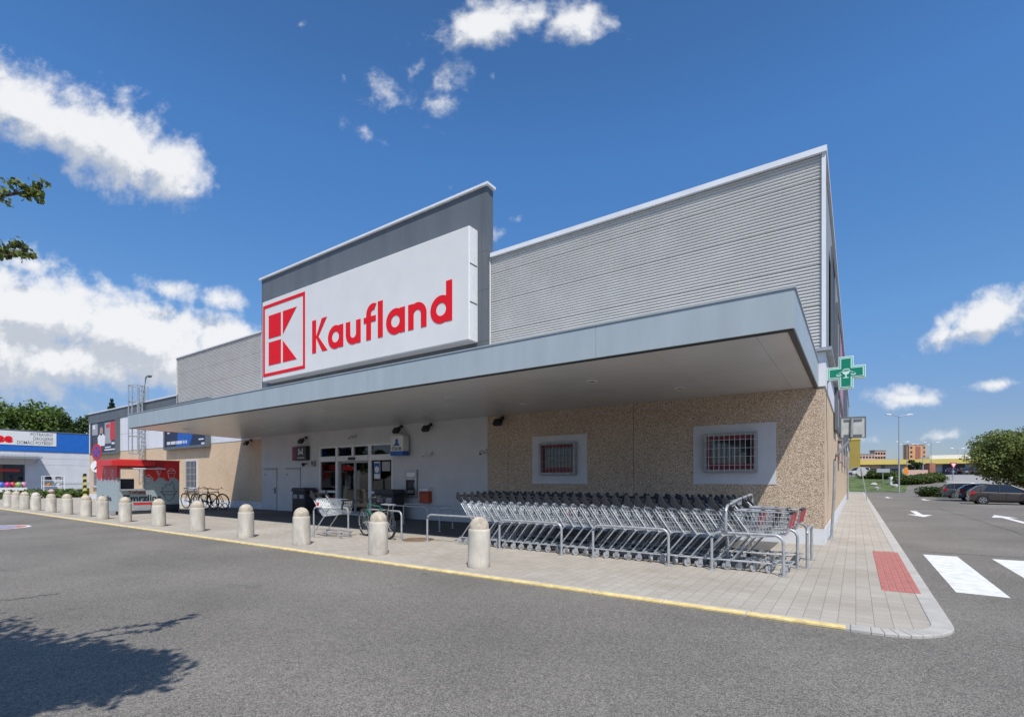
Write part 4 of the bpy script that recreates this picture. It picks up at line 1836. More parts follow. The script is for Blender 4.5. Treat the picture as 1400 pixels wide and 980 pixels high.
# ---- ladder with safety cage and the roof lamp on the left wing
def cage_ladder():
    x0, x1 = -41.75, -40.95
    cx = (x0 + x1) / 2
    r = empty('cage_ladder', (cx, YF, 3.3), label='galvanised roof ladder with safety cage on the white wing wall', cat='ladder')

    def p(mb, name, m):
        mb.v = [(v[0] - cx, v[1] - YF, v[2] - 3.3) for v in mb.v]
        return mb.build(name, m, r)
    mb = MB()
    yl = YF - .3
    for x in (x0 + .15, x1 - .15):
        mb.tube([(x, yl, 1.6), (x, yl, 8.1), (x, yl + .35, 8.1), (x, yl + .35, 7.1)], .035, 6)
    p(mb, 'rail', M['galv'])
    mb = MB()
    z = 1.8
    while z < 7.9:
        mb.tube([(x0 + .15, yl, z), (x1 - .15, yl, z)], .02, 5)
        z += .3
    p(mb, 'rungs', M['galv'])
    mb = MB()
    for z in (3.4, 4.6, 5.8, 7.0, 8.1):
        pts = [(cx + .44 * math.cos(a), yl - .25 + .46 * math.sin(a), z) for a in [R(50 - 280 * i / 18) for i in range(19)]]
        mb.tube(pts, .028, 5)
    for i in range(7):
        a = R(30 - 240 * i / 6)
        x, y = cx + .44 * math.cos(a), yl - .25 + .46 * math.sin(a)
        mb.tube([(x, y, 3.4), (x, y, 8.15)], .026, 5)
    p(mb, 'safety_cage', M['galv'])
    mb = MB()
    for z in (2.2, 4.0, 5.6):
        for x in (x0 + .15, x1 - .15):
            mb.tube([(x, yl, z), (x, YF - .021, z)], .022, 5)
    p(mb, 'wall_bracket', M['galv'])


cage_ladder()


def roof_lamp():
    r = empty('roof_lamp', (-42.1, YF + .12, 7.08), label='bent grey lamp post on the parapet beside the caged ladder', cat='lamp')
    mb = MB()
    mb.tube([(0, 0, 0), (.1, 0, .7), (.45, 0, 1.75), (.65, 0, 1.85), (.95, 0, 1.8)], .05, 7)
    mb.build('pole', M['galv'], r, smooth=40)
    mb = MB()
    mb.cbox((1.1, 0, 1.77), .36, .2, .13)
    mb.build('lamp_head', M['dark_panel'], r, bevel=.02)


roof_lamp()

# ================================================================== BOLLARDS
def make_bollard():
    r = empty('bollard')
    mb = MB()
    mb.lathe([(.203, 0), (.209, .02), (.206, .10), (.200, .66), (.197, .70), (.188, .712)], (0, 0, 0), 32)
    mb.build('shaft', M['concrete'], r, smooth=35)
    mb = MB()
    prof = [(.178, .712)] + [(.178 * math.cos(R(a)), .75 + .185 * math.sin(R(a))) for a in range(0, 90, 9)] + [(0.004, .935)]
    mb.lathe(prof, (0, 0, 0), 32)
    mb.build('head', M['concrete_tan'], r, smooth=35)
    return r


BOL = [(-40.44, 'outermost concrete bollard at far left edge of the kerb, before the blue shop'),
       (-38.6, 'concrete bollard second from the left end, before the display racks of the blue shop'),
       (-36.7, 'concrete bollard third from the left end, before the wire plant rack'),
       (-34.5, 'whiter concrete bollard, fourth from the left end of the kerb row'),
       (-31.95, 'concrete bollard with a pale round stone lying on its head'),
       (-29.46, 'concrete bollard right of the one with a stone on top'),
       (-27.02, 'concrete bollard left of the no stopping sign post'),
       (-24.95, 'concrete bollard just right of the road sign post, before the kiosk end wall'),
       (-22.6, 'concrete bollard before the kiosk serving hatch'),
       (-19.6, 'concrete bollard before the right part of the ice cream kiosk'),
       (-16.7, 'concrete bollard before the parked black bicycles'),
       (-13.87, 'concrete bollard before the dark strip left of the grey service doors'),
       (-11.2, 'concrete bollard before the twin litter bin, left of the loose trolley'),
       (-8.42, 'concrete bollard hiding half of the green bicycle'),
       (-5.68, 'nearest and largest concrete bollard, before the left end of the trolley rows')]
bol0 = make_bollard()
random.seed(11)
for i, (x, lab) in enumerate(BOL):
    b = bol0 if i == 0 else copy_tree(bol0)
    b.location = (x, 7.16 + random.uniform(-.03, .03), 0)
    b.rotation_euler = (R(random.uniform(-.8, .8)), R(random.uniform(-.8, .8)), random.uniform(0, 6))
    k = random.uniform(.97, 1.02)
    b.scale = (1.0, 1.0, k)
    tag(b, lab, 'bollard', 'concrete bollards along the kerb')
    if i == 3:
        for c in children(b):
            c.data = c.data.copy()
            c.data.materials[0] = M['concrete']
mb = MB()
mb.lathe([(.03, -.09), (.09, -.06), (.12, .0), (.10, .06), (.04, .1), (0.005, .105)], (0, 0, 0), 14)
st = mb.build('stone', mat('pale_pink_stone', (0.52, 0.38, 0.33), 0.9), None, smooth=60, loc=(-31.95, 7.16, 1.02))
tag(st, 'pale pinkish round stone lying on top of a bollard', 'stone')

# ================================================================== SHOPPING TROLLEYS


def make_cart(root, red=False):
    """front points to +x; rear wheels at x=-.46"""
    W = .27
    # wire basket
    mb = MB()
    r1, r2 = .008, .0048
    rear_t, rear_b = (-.44, 1.06), (-.14, .60)
    fr_t, fr_b = (.54, 1.03), (.44, .66)

    def hw(x):
        return .275 - .055 * (x + .44) / .98
    # rims
    mb.tube([(rear_t[0], -hw(-.44), rear_t[1]), (fr_t[0], -hw(.54), fr_t[1]), (fr_t[0], hw(.54), fr_t[1]), (rear_t[0], hw(-.44), rear_t[1])], r1, 6, True)
    mb.tube([(rear_b[0], -hw(.0) + .02, rear_b[1]), (fr_b[0], -hw(.54) + .02, fr_b[1]), (fr_b[0], hw(.54) - .02, fr_b[1]), (rear_b[0], hw(.0) - .02, rear_b[1])], r1, 6, True)
    L = lambda a, b, t: a + (b - a) * t
    for s in (-1, 1):
        # slanted uprights along each side
        n = 15
        for i in range(n + 1):
            t = i / n
            xt, xb = L(rear_t[0], fr_t[0], t), L(rear_b[0], fr_b[0], t)
            mb.tube([(xt, s * hw(xt), L(rear_t[1], fr_t[1], t)), (xb, s * (hw(max(xb, 0)) - .02), L(rear_b[1], fr_b[1], t))], r2 if i % 15 else r1, 4)
        for q in (.2, .4, .6, .8):
            a = (L(rear_t[0], rear_b[0], q), L(rear_t[1], rear_b[1], q))
            b = (L(fr_t[0], fr_b[0], q), L(fr_t[1], fr_b[1], q))
            mb.tube([(a[0], s * (hw(a[0]) - .02 * q), a[1]), (b[0], s * (hw(b[0]) - .02 * q), b[1])], r2, 4)
    for i in range(1, 8):
        t = i / 8
        y0, y1 = -hw(.54), hw(.54)
        y = L(y0, y1, t)
        mb.tube([(fr_t[0], y, fr_t[1]), (fr_b[0], y * .92, fr_b[1])], r2, 4)
        mb.tube([(fr_b[0], y * .92, fr_b[1]), (rear_b[0], y * 1.1, rear_b[1])], r2, 4)
        mb.tube([(rear_t[0], y * 1.2, rear_t[1]), (rear_b[0], y * 1.1, rear_b[1])], r2, 4)
    for q in (.33, .66):
        mb.tube([(L(fr_t[0], fr_b[0], q), -hw(.54), L(fr_t[1], fr_b[1], q)), (L(fr_t[0], fr_b[0], q), hw(.54), L(fr_t[1], fr_b[1], q))], r2, 4)
        mb.tube([(L(rear_b[0], fr_b[0], q), -.23, L(rear_b[1], fr_b[1], q)), (L(rear_b[0], fr_b[0], q), .23, L(rear_b[1], fr_b[1], q))], r2, 4)
        mb.tube([(L(rear_t[0], rear_b[0], q), -.26, L(rear_t[1], rear_b[1], q)), (L(rear_t[0], rear_b[0], q), .26, L(rear_t[1], rear_b[1], q))], r2, 4)
    mb.build('basket', M['cart_wire'], root)
    # tubular chassis
    mb = MB()
    R_ = .0145
    for s in (-1, 1):
        y = s * .255
        mb.tube([(.52, s * .2, .17), (.30, s * .215, .165), (-.46, y, .165)], R_, 6)
        mb.tube([(-.40, y, .165), (-.06, y, .58), (-.02, y * .95, .60)], R_, 6)
        mb.tube([(-.06, y, .59), (-.36, y, 1.02), (-.47, y, 1.13)], R_, 6)
        mb.tube([(-.06, y * .96, .60), (.40, s * .215, .645)], R_ * .8, 6)
    mb.tube([(.52, -.2, .17), (.53, .2, .17)], R_, 6)
    mb.tube([(-.05, -.25, .595), (-.05, .25, .595)], R_, 6)
    for x in (-.2, .1):
        mb.tube([(x, -.235, .17), (x, .235, .17)], R_ * .6, 5)
    mb.build('chassis', M['galv'], root, smooth=40)
    # child seat flap
    mb = MB()
    for i in range(7):
        y = -.2 + .4 * i / 6
        mb.tube([(-.40, y, 1.02), (-.24, y, .78)], .004, 4)
    mb.tube([(-.24, -.21, .78), (-.24, .21, .78)], .006, 5)
    mb.tube([(-.24, -.21, .80), (.02, -.21, .82), (.02, .21, .82), (-.24, .21, .80)], .006, 5)
    mb.build('child_seat', M['cart_wire'], root)
    # handle with its plastic ends
    mb = MB()
    mb.tube([(-.53, -.25, 1.19), (-.53, .25, 1.19)], .026, 8)
    for s in (-1, 1):
        mb.prism([(-.40, 1.03), (-.33, 1.06), (-.43, 1.18), (-.47, 1.275), (-.52, 1.285), (-.55, 1.13)], s * .275 - .018, s * .275 + .018)
    mb.cbox((-.47, 0, 1.15), .07, .09, .09)
    mb.build('handle', M['black_plastic'], root, bevel=.006)
    # red and black corner buffers at the nose
    for s in (-1, 1):
        mb = MB()
        A = Matrix.Translation((.53, s * .215, .90)) @ Euler((0, R(14), 0)).to_matrix().to_4x4()
        mb.box(-.012, .018, -.016, .016, -.12, .12, A)
        mb.build('corner_buffer', M['red_plastic'] if red else M['black_plastic'], root)
    mb = MB()
    mb.box(.50, .56, -.235, .235, 1.015, 1.05)
    mb.build('nose_bar', M['black_plastic'], root, bevel=.008)
    # castors
    first = None
    for (x, y) in ((.44, .19), (.44, -.19), (-.44, .255), (-.44, -.255)):
        if first is None:
            mb = MB()
            A = Matrix.Translation((-.02, 0, .062)) @ Euler((R(90), 0, 0)).to_matrix().to_4x4()
            mb.lathe([(.03, -.014), (.062, -.014), (.0625, 0), (.062, .014), (.03, .014)], (0, 0, 0), 18, A)
            mb.mat(1)
            mb.box(-.035, .03, -.026, -.019, .06, .145)
            mb.box(-.035, .03, .019, .026, .06, .145)
            mb.box(-.035, .035, -.026, .026, .1455, .155)
            w = mb.build('castor', [M['grey_rubber'], M['galv']], root)
            first = w
        else:
            w = first.copy()
            col.objects.link(w)
            w.parent = root
        w.location = (x, y, 0)
        w.rotation_euler = (0, 0, R(random.uniform(-40, 40)))
    return root


random.seed(21)
cart0 = make_cart(empty('shopping_cart'))
ROWS = [(9.68, -7.62, -1.42, 'front', 'trolleys nested in the row nearest the road'),
        (10.88, -7.95, -1.36, 'rear', 'trolleys nested in the row nearest the wall')]
red0 = make_cart(empty('shopping_cart'), True)
used = False
first_red = True
for (y, xa, xb, which, grp) in ROWS:
    n = int(round((xb - xa) / .232))
    for i in range(n + 1):
        if i in (n, n - 2, 9):
            c = red0 if first_red else copy_tree(red0)
            first_red = False
        else:
            c = copy_tree(cart0) if used else cart0
            used = True
        x = xa + (xb - xa) * i / n
        c.location = (x + random.uniform(-.012, .012), y + random.uniform(-.012, .012), 0.004)
        c.rotation_euler = (0, 0, R(random.uniform(-.9, .9)))
        near = 'road' if which == 'front' else 'pebble wall'
        if i == n:
            lab = 'wire trolley at the open right end of the row nearest the %s' % near
        elif i == 0:
            lab = 'wire trolley at the left tail end of the row nearest the %s' % near
        else:
            lab = 'wire trolley nested inside the row nearest the %s' % near
        tag(c, lab, 'shopping trolley', grp)
        for k in children(c):
            if k.name.startswith('castor'):
                k.rotation_euler = (0, 0, R(random.uniform(-50, 50)))
loose = copy_tree(cart0)
loose.location = (-11.95, 8.55, 0)
loose.rotation_euler = (0, 0, R(12))
tag(loose, 'single loose wire trolley with a red and white card, parked by the bicycle hoops', 'shopping trolley')
mb = MB()
mb.box(-.30, -.14, -.30, -.288, .84, 1.03)
card = mb.build('advert_card', M['white_print'], loose)
mb = MB()
mb.box(-.285, -.2, -.305, -.3005, .88, .97)
mb.build('red_print', M['red_print'], card)


# ---- tube hoops of the trolley bay and the cycle stands
def hoop(p0, p1, h, label, group, r=.025, rad=.14):
    p0, p1 = Vector((*p0, 0)), Vector((*p1, 0))
    L = (p1 - p0).length
    a = math.atan2(p1.y - p0.y, p1.x - p0.x)
    e = empty('tube_hoop', p0, a, label, 'hoop rail', group)
    mb = MB()
    pts = [Vector((0, 0, 0)), Vector((0, 0, h - rad))]
    pts += arc((rad, h - rad), rad, 180, 90, 6)[1:]
    pts += arc((L - rad, h - rad), rad, 90, 0, 6)
    pts.append(Vector((L, 0, 0)))
    mb.tube(pts, r, 10)
    mb.build('tube', M['galv'], e, smooth=50)
    for x in (0, L):
        mb = MB()
        mb.lathe([(.075, 0), (.075, .008), (.04, .012)], (x, 0, 0), 14)
        mb.build('foot_plate', M['galv_dull'], e)
    return e


GB, GC = 'guard hoops of the trolley bay', 'cycle stand hoops by the entrance'
hoop((-6.74, 9.26), (-5.12, 9.26), .67, 'grey tube hoop along the front trolley row, right of nearest bollard', GB)
hoop((-4.39, 9.26), (-2.86, 9.26), .67, 'grey tube hoop along the middle of the front trolley row', GB)
hoop((-2.10, 9.27), (-0.98, 9.29), .67, 'grey tube hoop at the right end of the front trolley row', GB)
hoop((-9.12, 9.36), (-7.45, 9.36), .69, 'grey tube hoop that reaches left from the nearest bollard', GB)
hoop((-2.05, 10.27), (-0.86, 10.27), .69, 'grey tube hoop between the two trolley rows, at their right end', GB)
hoop((-2.05, 10.36), (-0.80, 11.5), .72, 'grey tube hoop set askew behind the trolley noses', GB)
hoop((-0.72, 10.42), (-0.72, 11.5), .69, 'grey tube hoop across the nose of the rear trolley row', GB)
hoop((-12.9, 11.6), (-11.05, 11.35), .72, 'shaded tube hoop below the cash machine, the nearer of two', GC)
hoop((-13.35, 12.5), (-10.85, 12.3), .72, 'shaded tube hoop below the red post box, close to the wall', GC)
hoop((-10.45, 11.25), (-8.6, 11.25), .72, 'shaded tube hoop behind the left tail of the trolley rows', GC)
hoop((-11.55, 9.45), (-9.98, 9.27), .74, 'sunlit tube hoop that the green bicycle leans on', GC)
hoop((-13.95, 9.3), (-12.65, 9.6), .74, 'sunlit tube hoop behind the loose trolley', GC)

# tall bow over the right end of the bay
e = empty('tall_bow', (-1.85, 9.2, 0), label='tall grey tube bow that bridges both trolley rows near their right end', cat='rail')
mb = MB()
pts = [Vector((0, .07, .66)), Vector((0, .0, .72)), Vector((0, 0, .98))] + arc((.16, .98), .16, 180, 90, 6, 'yz', 0)[1:] + [Vector((0, 1.2, 1.22)), Vector((0, 2.4, 1.27))] + arc((2.52, 1.15), .12, 90, 0, 5, 'yz', 0) + [Vector((0, 2.64, .75)), Vector((0, 2.64, 0))]
mb.tube(pts, .026, 10)
mb.build('tube', M['galv'], e, smooth=50)
mb = MB()
for k in range(9):
    mb.box(-.02, .02, .5 + k * .2, .53 + k * .2, 1.10, 1.22 + .005 * k)
mb.tube([(0, .45, 1.11), (0, 2.2, 1.13)], .012, 6)
mb.build('lattice', M['galv'], e)

# manhole cover
mb = MB()
mb.lathe([(.42, 0), (.42, .012), (.40, .016), (.36, .016), (.355, .010), (0.01, .010)], (0, 0, 0), 28)
o = mb.build('manhole_cover', mat('rusty_iron', (0.20, 0.13, 0.09), 0.8, var=.3), None, loc=(-9.55, 9.45, 0.001))
tag(o, 'rusty round manhole cover in the paving left of the trolley rows', 'manhole cover')


# ================================================================== BICYCLES
def bicycle(loc, rz, lean, frame_c, label, group, wr=.32, parts=True):
    e = empty('bicycle', loc, rz, label, 'bicycle', group, 1.12)
    e.rotation_euler = (lean, 0, rz)
    fm = mat('bicycle_paint', frame_c, 0.35, 0.1, var=.05, coat=.4)
    wb = 1.05
    for x, nm in ((0, 'wheel'), (wb, 'wheel')):
        mb = MB()
        ring = [Vector((wr * math.cos(2 * PI * k / 36), 0, wr * math.sin(2 * PI * k / 36))) for k in range(36)]
        mb.tube(ring, .027, 8, True)
        w = mb.build('wheel', M['rubber'], e, smooth=60, loc=(x, 0, wr + .02))
        mb = MB()
        ring = [Vector((c.x * .92, 0, c.z * .92)) for c in ring]
        mb.tube(ring, .009, 6, True)
        for k in range(20):
            a = 2 * PI * k / 20
            mb.tube([(.02 * math.cos(a + .6), .02 * (-1) ** k, .02 * math.sin(a + .6)), (.92 * wr * math.cos(a), 0, .92 * wr * math.sin(a))], .0025, 3)
        mb.tube([(0, -.06, 0), (0, .06, 0)], .02, 8)
        mb.build('rim', M['galv'], w)
    z = wr + .02
    bb = Vector((.42, 0, z - .06))
    seat = Vector((.27, 0, z + .46))
    head_t = Vector((.84, 0, z + .46))
    head_b = Vector((.88, 0, z + .33))
    mb = MB()
    mb.tube([seat, bb], .018, 8)
    mb.tube([seat + Vector((.01, 0, -.04)), head_t], .018, 8)
    mb.tube([bb, head_b], .021, 8)
    mb.tube([head_t, head_b], .022, 8)
    for s in (-.05, .05):
        mb.tube([(0, s, z), bb], .011, 6)
        mb.tube([(0, s, z), seat], .010, 6)
        mb.tube([head_b, (.93, s, z + .25), (wb, s, z)], .014, 6)
    mb.build('frame', fm, e, smooth=50)
    mb = MB()
    mb.tube([seat, seat + Vector((-.03, 0, .12))], .014, 6)
    mb.prism([(.12, z + .60), (.13, z + .63), (.25, z + .635), (.38, z + .615), (.38, z + .60), (.25, z + .59)], -.045, .045)
    mb.prism([(.10, z + .60), (.10, z + .64), (.22, z + .63), (.22, z + .60)], -.08, .08)
    mb.build('saddle', M['black_plastic'], e, bevel=.01)
    mb = MB()
    ht = head_t + Vector((-.02, 0, .10))
    mb.tube([head_t, ht, ht + Vector((.05, 0, .03))], .014, 6)
    c = ht + Vector((.05, 0, .03))
    mb.tube([c + Vector((-.10, -.29, .05)), c + Vector((-.02, -.2, .02)), c, c + Vector((-.02, .2, .02)), c + Vector((-.10, .29, .05))], .012, 7)
    for s in (-1, 1):
        mb.tube([c + Vector((-.13, s * .31, .055)), c + Vector((-.04, s * .22, .03))], .018, 7)
        mb.tube([c + Vector((-.02, s * .19, .03)), c + Vector((.08, s * .21, -.02))], .008, 5)
    mb.build('handlebar', M['black_plastic'], e, smooth=50)
    mb = MB()
    A = Matrix.Translation(bb) @ Euler((R(90), 0, 0)).to_matrix().to_4x4()
    mb.lathe([(.09, -.006), (.09, .006)], (0, 0, .045), 20, A)
    mb.tube([bb + Vector((0, -.06, 0)), bb + Vector((.12, -.07, -.11))], .01, 5)
    mb.tube([bb + Vector((0, .06, 0)), bb + Vector((-.12, .07, .11))], .01, 5)
    mb.cbox(bb + Vector((.12, -.11, -.11)), .09, .08, .02)
    mb.cbox(bb + Vector((-.12, .11, .11)), .09, .08, .02)
    mb.build('crankset', M['black_plastic'], e)
    return e


green = bicycle((-10.28, 9.08, 0), R(170), R(-4), (0.02, 0.14, 0.10), 'dark green bicycle leaning on a tube hoop behind a bollard', 'parked bicycles', .33)
mb = MB()
mb.tube([(.10, -.08, .84), (-.28, -.08, .83), (-.28, .08, .83), (.10, .08, .84)], .009, 5, True)
for y in (-.03, .03):
    mb.tube([(.1, y, .84), (-.28, y, .83)], .006, 4)
for s in (-.06, .06):
    mb.tube([(-.22, s, .83), (0, s, .35)], .007, 5)
mb.build('carrier', M['galv'], green)
BG = 'bicycles in the stand by the beige wall'
bicycle((-30.6, 12.5, 0), R(8), R(7), (0.03, 0.03, 0.035), 'black bicycle leftmost in the stand by the beige wall', BG, .36)
bicycle((-28.3, 12.9, 0), R(196), R(-8), (0.35, 0.36, 0.38), 'silver framed bicycle between two dark ones by the beige wall', BG, .36)
bicycle((-28.6, 12.6, 0), R(20), R(6), (0.02, 0.025, 0.05), 'dark blue bicycle rightmost in the stand, at the edge of the canopy shade', BG, .36)
# low rack that holds them
e = empty('cycle_rack', (-31.9, 13.3, 0), label='low galvanised wheel rack on the paving by the beige wall', cat='cycle rack')
mb = MB()
for k in range(8):
    x = k * .55
    pts = [Vector((x, -.25, 0.0))] + [Vector((x, -.25 + .5 * i / 8, .30 * math.sin(PI * i / 8) + .02)) for i in range(9)]
    mb.tube(pts, .013, 5)
    mb.tube([p + Vector((.08, 0, 0)) for p in pts], .013, 5)
mb.tube([(0, -.25, .02), (4.0, -.25, .02)], .02, 6)
mb.tube([(0, .25, .02), (4.0, .25, .02)], .02, 6)
mb.build('rack_frame', M['galv'], e)

# ================================================================== ICE CREAM KIOSK
def build_kiosk():
    X1, Y0 = -27.2, 8.3
    W, D, H = 2.6, 2.5, 2.45
    r = empty('ice_cream_kiosk', (X1, Y0, 0), label='red and pale blue ice cream kiosk with open hatch under the left canopy end', cat='kiosk')
    mb = MB()
    # walls with the hatch opening on the +x face: local x from -W to 0, y from 0 to D
    ha, hb, hz0, hz1 = .12, 1.02, 1.16, 2.08
    t = .06
    mb.box(-t, 0, 0, ha, .16, H)
    mb.box(-t, 0, hb, D, .16, H)
    mb.box(-t, 0, ha, hb, .16, hz0)
    mb.box(-t, 0, ha, hb, hz1, H)
    mb.box(-W, -t - .001, 0, t, .16, H)
    mb.box(-W, -t - .001, D - t, D, .16, H)
    mb.box(-W, -W + t, t + .001, D - t - .001, .16, 1.1)
    mb.box(-W, -W + t, t + .001, D - t - .001, 2.1, H)
    mb.box(-W + t, -t, t, D - t, .16, .22)
    mb.build('wall', M['kiosk_grey'], r)
    mb = MB()
    mb.box(-W - .03, .03, -.03, D + .03, H + .001, H + .05)
    mb.build('roof', M['kiosk_red'], r)
    # red upper band with dripping lower edge
    mb = MB()
    n = 26
    pts = [(D, H), (0.0, H)]
    low = [(D * i / n, 1.62 + .10 * math.sin(i * 1.15) + .05 * math.sin(i * 2.3 + 1)) for i in range(n + 1)]
    for (a, za), (b, zb) in zip(low, low[1:]):
        m = (a + b) / 2
        if ha - .05 < m < hb + .0:
            mb.prism([(a, hz1 + .02), (b, hz1 + .02), (b, H), (a, H)], .0015, .006, 'x')
        else:
            mb.prism([(a, za), (b, zb), (b, H), (a, H)], .0015, .006, 'x')
    low = [(-W + W * i / n, 1.6 + .09 * math.sin(i * 1.3) + .05 * math.sin(i * 2.1)) for i in range(n + 1)]
    for (a, za), (b, zb) in zip(low, low[1:]):
        mb.prism([(a, za), (b, zb), (b, H), (a, H)], -.006, -.0015)
    mb.build('red_band', M['kiosk_red'], r)
    # fascia boxes over the hatch and the end wall
    mb = MB()
    mb.box(.007, .34, -.30, 1.35, 2.2, 2.44)
    mb.box(-1.55, .006, -.30, -.007, 2.2, 2.44)
    mb.build('awning', M['kiosk_red'], r, bevel=.01)
    mb = MB()
    A = Matrix.Translation((0.008, 0, 2.14)) @ Euler((0, R(8), 0)).to_matrix().to_4x4()
    mb.box(0, .45, .5, 1.75, -.015, .015, A)
    mb.build('hatch_flap', M['white_metal'], r)
    mb = MB()
    for a, b, c, d in ((ha - .04, ha, hz0 - .04, hz1 + .04), (hb, hb + .04, hz0 - .04, hz1 + .04), (ha, hb, hz0 - .04, hz0), (ha, hb, hz1, hz1 + .04)):
        mb.box(.0065, .03, a, b, c, d)
    mb.build('hatch_frame', M['galv_dull'], r)
    mb = MB()
    mb.box(-.05, .22, ha, hb, hz0 - .075, hz0 - .042)
    mb.build('counter', M['galv'], r)
    mb = MB()
    mb.box(-.8, -.3, .25, .75, 1.0, 1.62)
    mb.build('ice_machine', M['kiosk_dark'], r, bevel=.02)
    # skirt
    mb = MB()
    mb.box(-W + .02, -.02, .02, D - .02, .0, .158)
    mb.mat(0).box(.0015, .02, 1.3, D, .16, .40)
    mb.build('skirt', M['kiosk_dark'], r)
    mb = MB()
    mb.box(-.4, -.1, -.16, -.012, .02, .2)
    mb.build('step', M['grey_print'], r)
    # printing
    textmesh('Zmrzlina', .40, 'lettering', M['kiosk_dark'], r, face_right(.003, .22, .60), .003, 'LEFT', 1.05, .012)
    textmesh('Točená', .21, 'lettering', M['window_red'], r, face_right(.003, .42, .93), .003, 'LEFT', 1.05, .006)
    textmesh('Zmrzlina', .34, 'lettering', M['kiosk_dark'], r, face_front(-1.9, -.003, .62), .003, 'LEFT', 1.0, .01)
    mb = MB()
    mb.box(.0015, .007, .62, 1.55, .42, .53)
    mb.build('red_ribbon', M['red_print'], r)
    mb = MB()
    mb.box(.0015, .0065, .62, 1.55, .20, .36)
    mb.build('pale_strip', M['grey_print'], r)

    def outline(y, z, s, m, name, kind):
        mb = MB()
        x = .012

        def ln(pts, w=.014):
            mb.tube([(x, y + a * s, z + b * s) for a, b in pts], w * s ** .5, 5)
        if kind == 'cup':
            ln([(-.3, 0), (-.2, -.5), (.2, -.5), (.3, 0), (-.3, 0)])
            ln([(-.3, .02), (-.36, .15), (-.2, .3), (0, .5), (.2, .3), (.36, .15), (.3, .02)])
            ln([(-.25, .2), (.25, .24)])
        elif kind == 'cone':
            ln([(-.22, 0), (0, -.6), (.22, 0), (-.22, 0)])
            ln([(-.24, .02), (-.26, .2), (-.1, .38), (.1, .38), (.26, .2), (.24, .02)])
            ln([(-.12, 0), (.06, -.38)])
        else:
            ln([(-.6, .1), (-.35, -.1), (0, -.16), (.35, -.1), (.6, .1), (-.6, .1)])
            ln([(-.45, .15), (-.5, .4), (-.2, .45), (-.3, .65), (.1, .62), (.2, .9), (.35, .55), (.3, .3), (.5, .2)])
            ln([(-.45, .0), (-.2, -.5), (0, -.62), (.2, -.5), (.45, .0)])
        mb.build(name, m, r)
    outline(1.2, 1.55, .55, M['white_print'], 'cup_drawing', 'cup')
    outline(1.62, 2.0, .45, M['white_print'], 'cone_drawing', 'cone')
    outline(2.15, 1.9, .5, M['white_print'], 'cup_drawing', 'cup')
    outline(2.05, .95, .62, M['kiosk_dark'], 'sundae_drawing', 'sundae')
    mb = MB()
    y = -.012
    for (cx, cz, s) in ((-.5, 1.9, .4), (-1.4, 1.95, .35)):
        mb.tube([(cx - .22 * s, y, cz), (cx, y, cz - .6 * s), (cx + .22 * s, y, cz), (cx + .2 * s, y, cz + .3 * s), (cx - .2 * s, y, cz + .3 * s), (cx - .22 * s, y, cz)], .014, 5)
    mb.build('cone_drawing', M['white_print'], r)


build_kiosk()


# ---- road sign post by the kiosk, striped post
def sign_post():
    r = empty('road_sign_post', (-31.0, 8.68, 0), label='grey post with blue red no stopping disc above a white arrow disc', cat='road sign')
    mb = MB()
    mb.tube([(0, 0, 0), (0, 0, 3.2)], .035, 8)
    mb.build('post', M['galv'], r, smooth=50)

    def disc(z, rad, rz, m, name):
        A = Matrix.Translation((0, 0, z)) @ Euler((R(90), 0, R(rz))).to_matrix().to_4x4()
        mb = MB()
        mb.lathe([(rad, .04), (rad, .055), (0.001, .055)], (0, 0, 0), 28, A)
        return mb.build(name, m, r), A
    d, A = disc(2.95, .40, 12, M['red_print'], 'no_stopping_disc')
    mb = MB()
    mb.lathe([(.28, .0555), (.28, .059), (0.001, .059)], (0, 0, 0), 28, A)
    mb.build('blue_field', M['blue_print'], d)
    mb = MB()
    for q in (45, -45):
        B = A @ Euler((0, 0, R(q))).to_matrix().to_4x4()
        mb.box(-.28, .28, -.03, .03, .0595 + (.001 if q > 0 else 0), .062 + (.001 if q > 0 else 0), B)
    mb.build('red_bar', M['red_print'], d)
    d2, A = disc(2.24, .30, 40, M['white_print'], 'arrow_disc')
    mb = MB()
    mb.prism([(-.03, -.2), (.03, -.2), (.03, .05), (.1, .05), (0, .2), (-.1, .05), (-.03, .05)], .0555, .058, 'z', A @ Euler((0, 0, R(-35))).to_matrix().to_4x4())
    mb.build('arrow', M['black_print'], d2)


sign_post()


def striped_post():
    r = empty('striped_post', (-55.4, 14.6, 0), label='yellow and dark striped warning post by the low hedge at the blue shop', cat='post')
    mb = MB()
    for i in range(8):
        mb.mat(i % 2)
        A = Euler((0, 0, 0)).to_matrix().to_4x4()
        mb.prism([(-.13, i * .25), (.13, i * .25 + .1), (.13, i * .25 + .35), (-.13, i * .25 + .25)], -.1, .1)
    mb.build('post', [M['yellow_clad'], M['leaf_dark']], r)


M['stripe_dark'] = mat('stripe_dark', (0.03, 0.06, 0.03), 0.6)
striped_post()


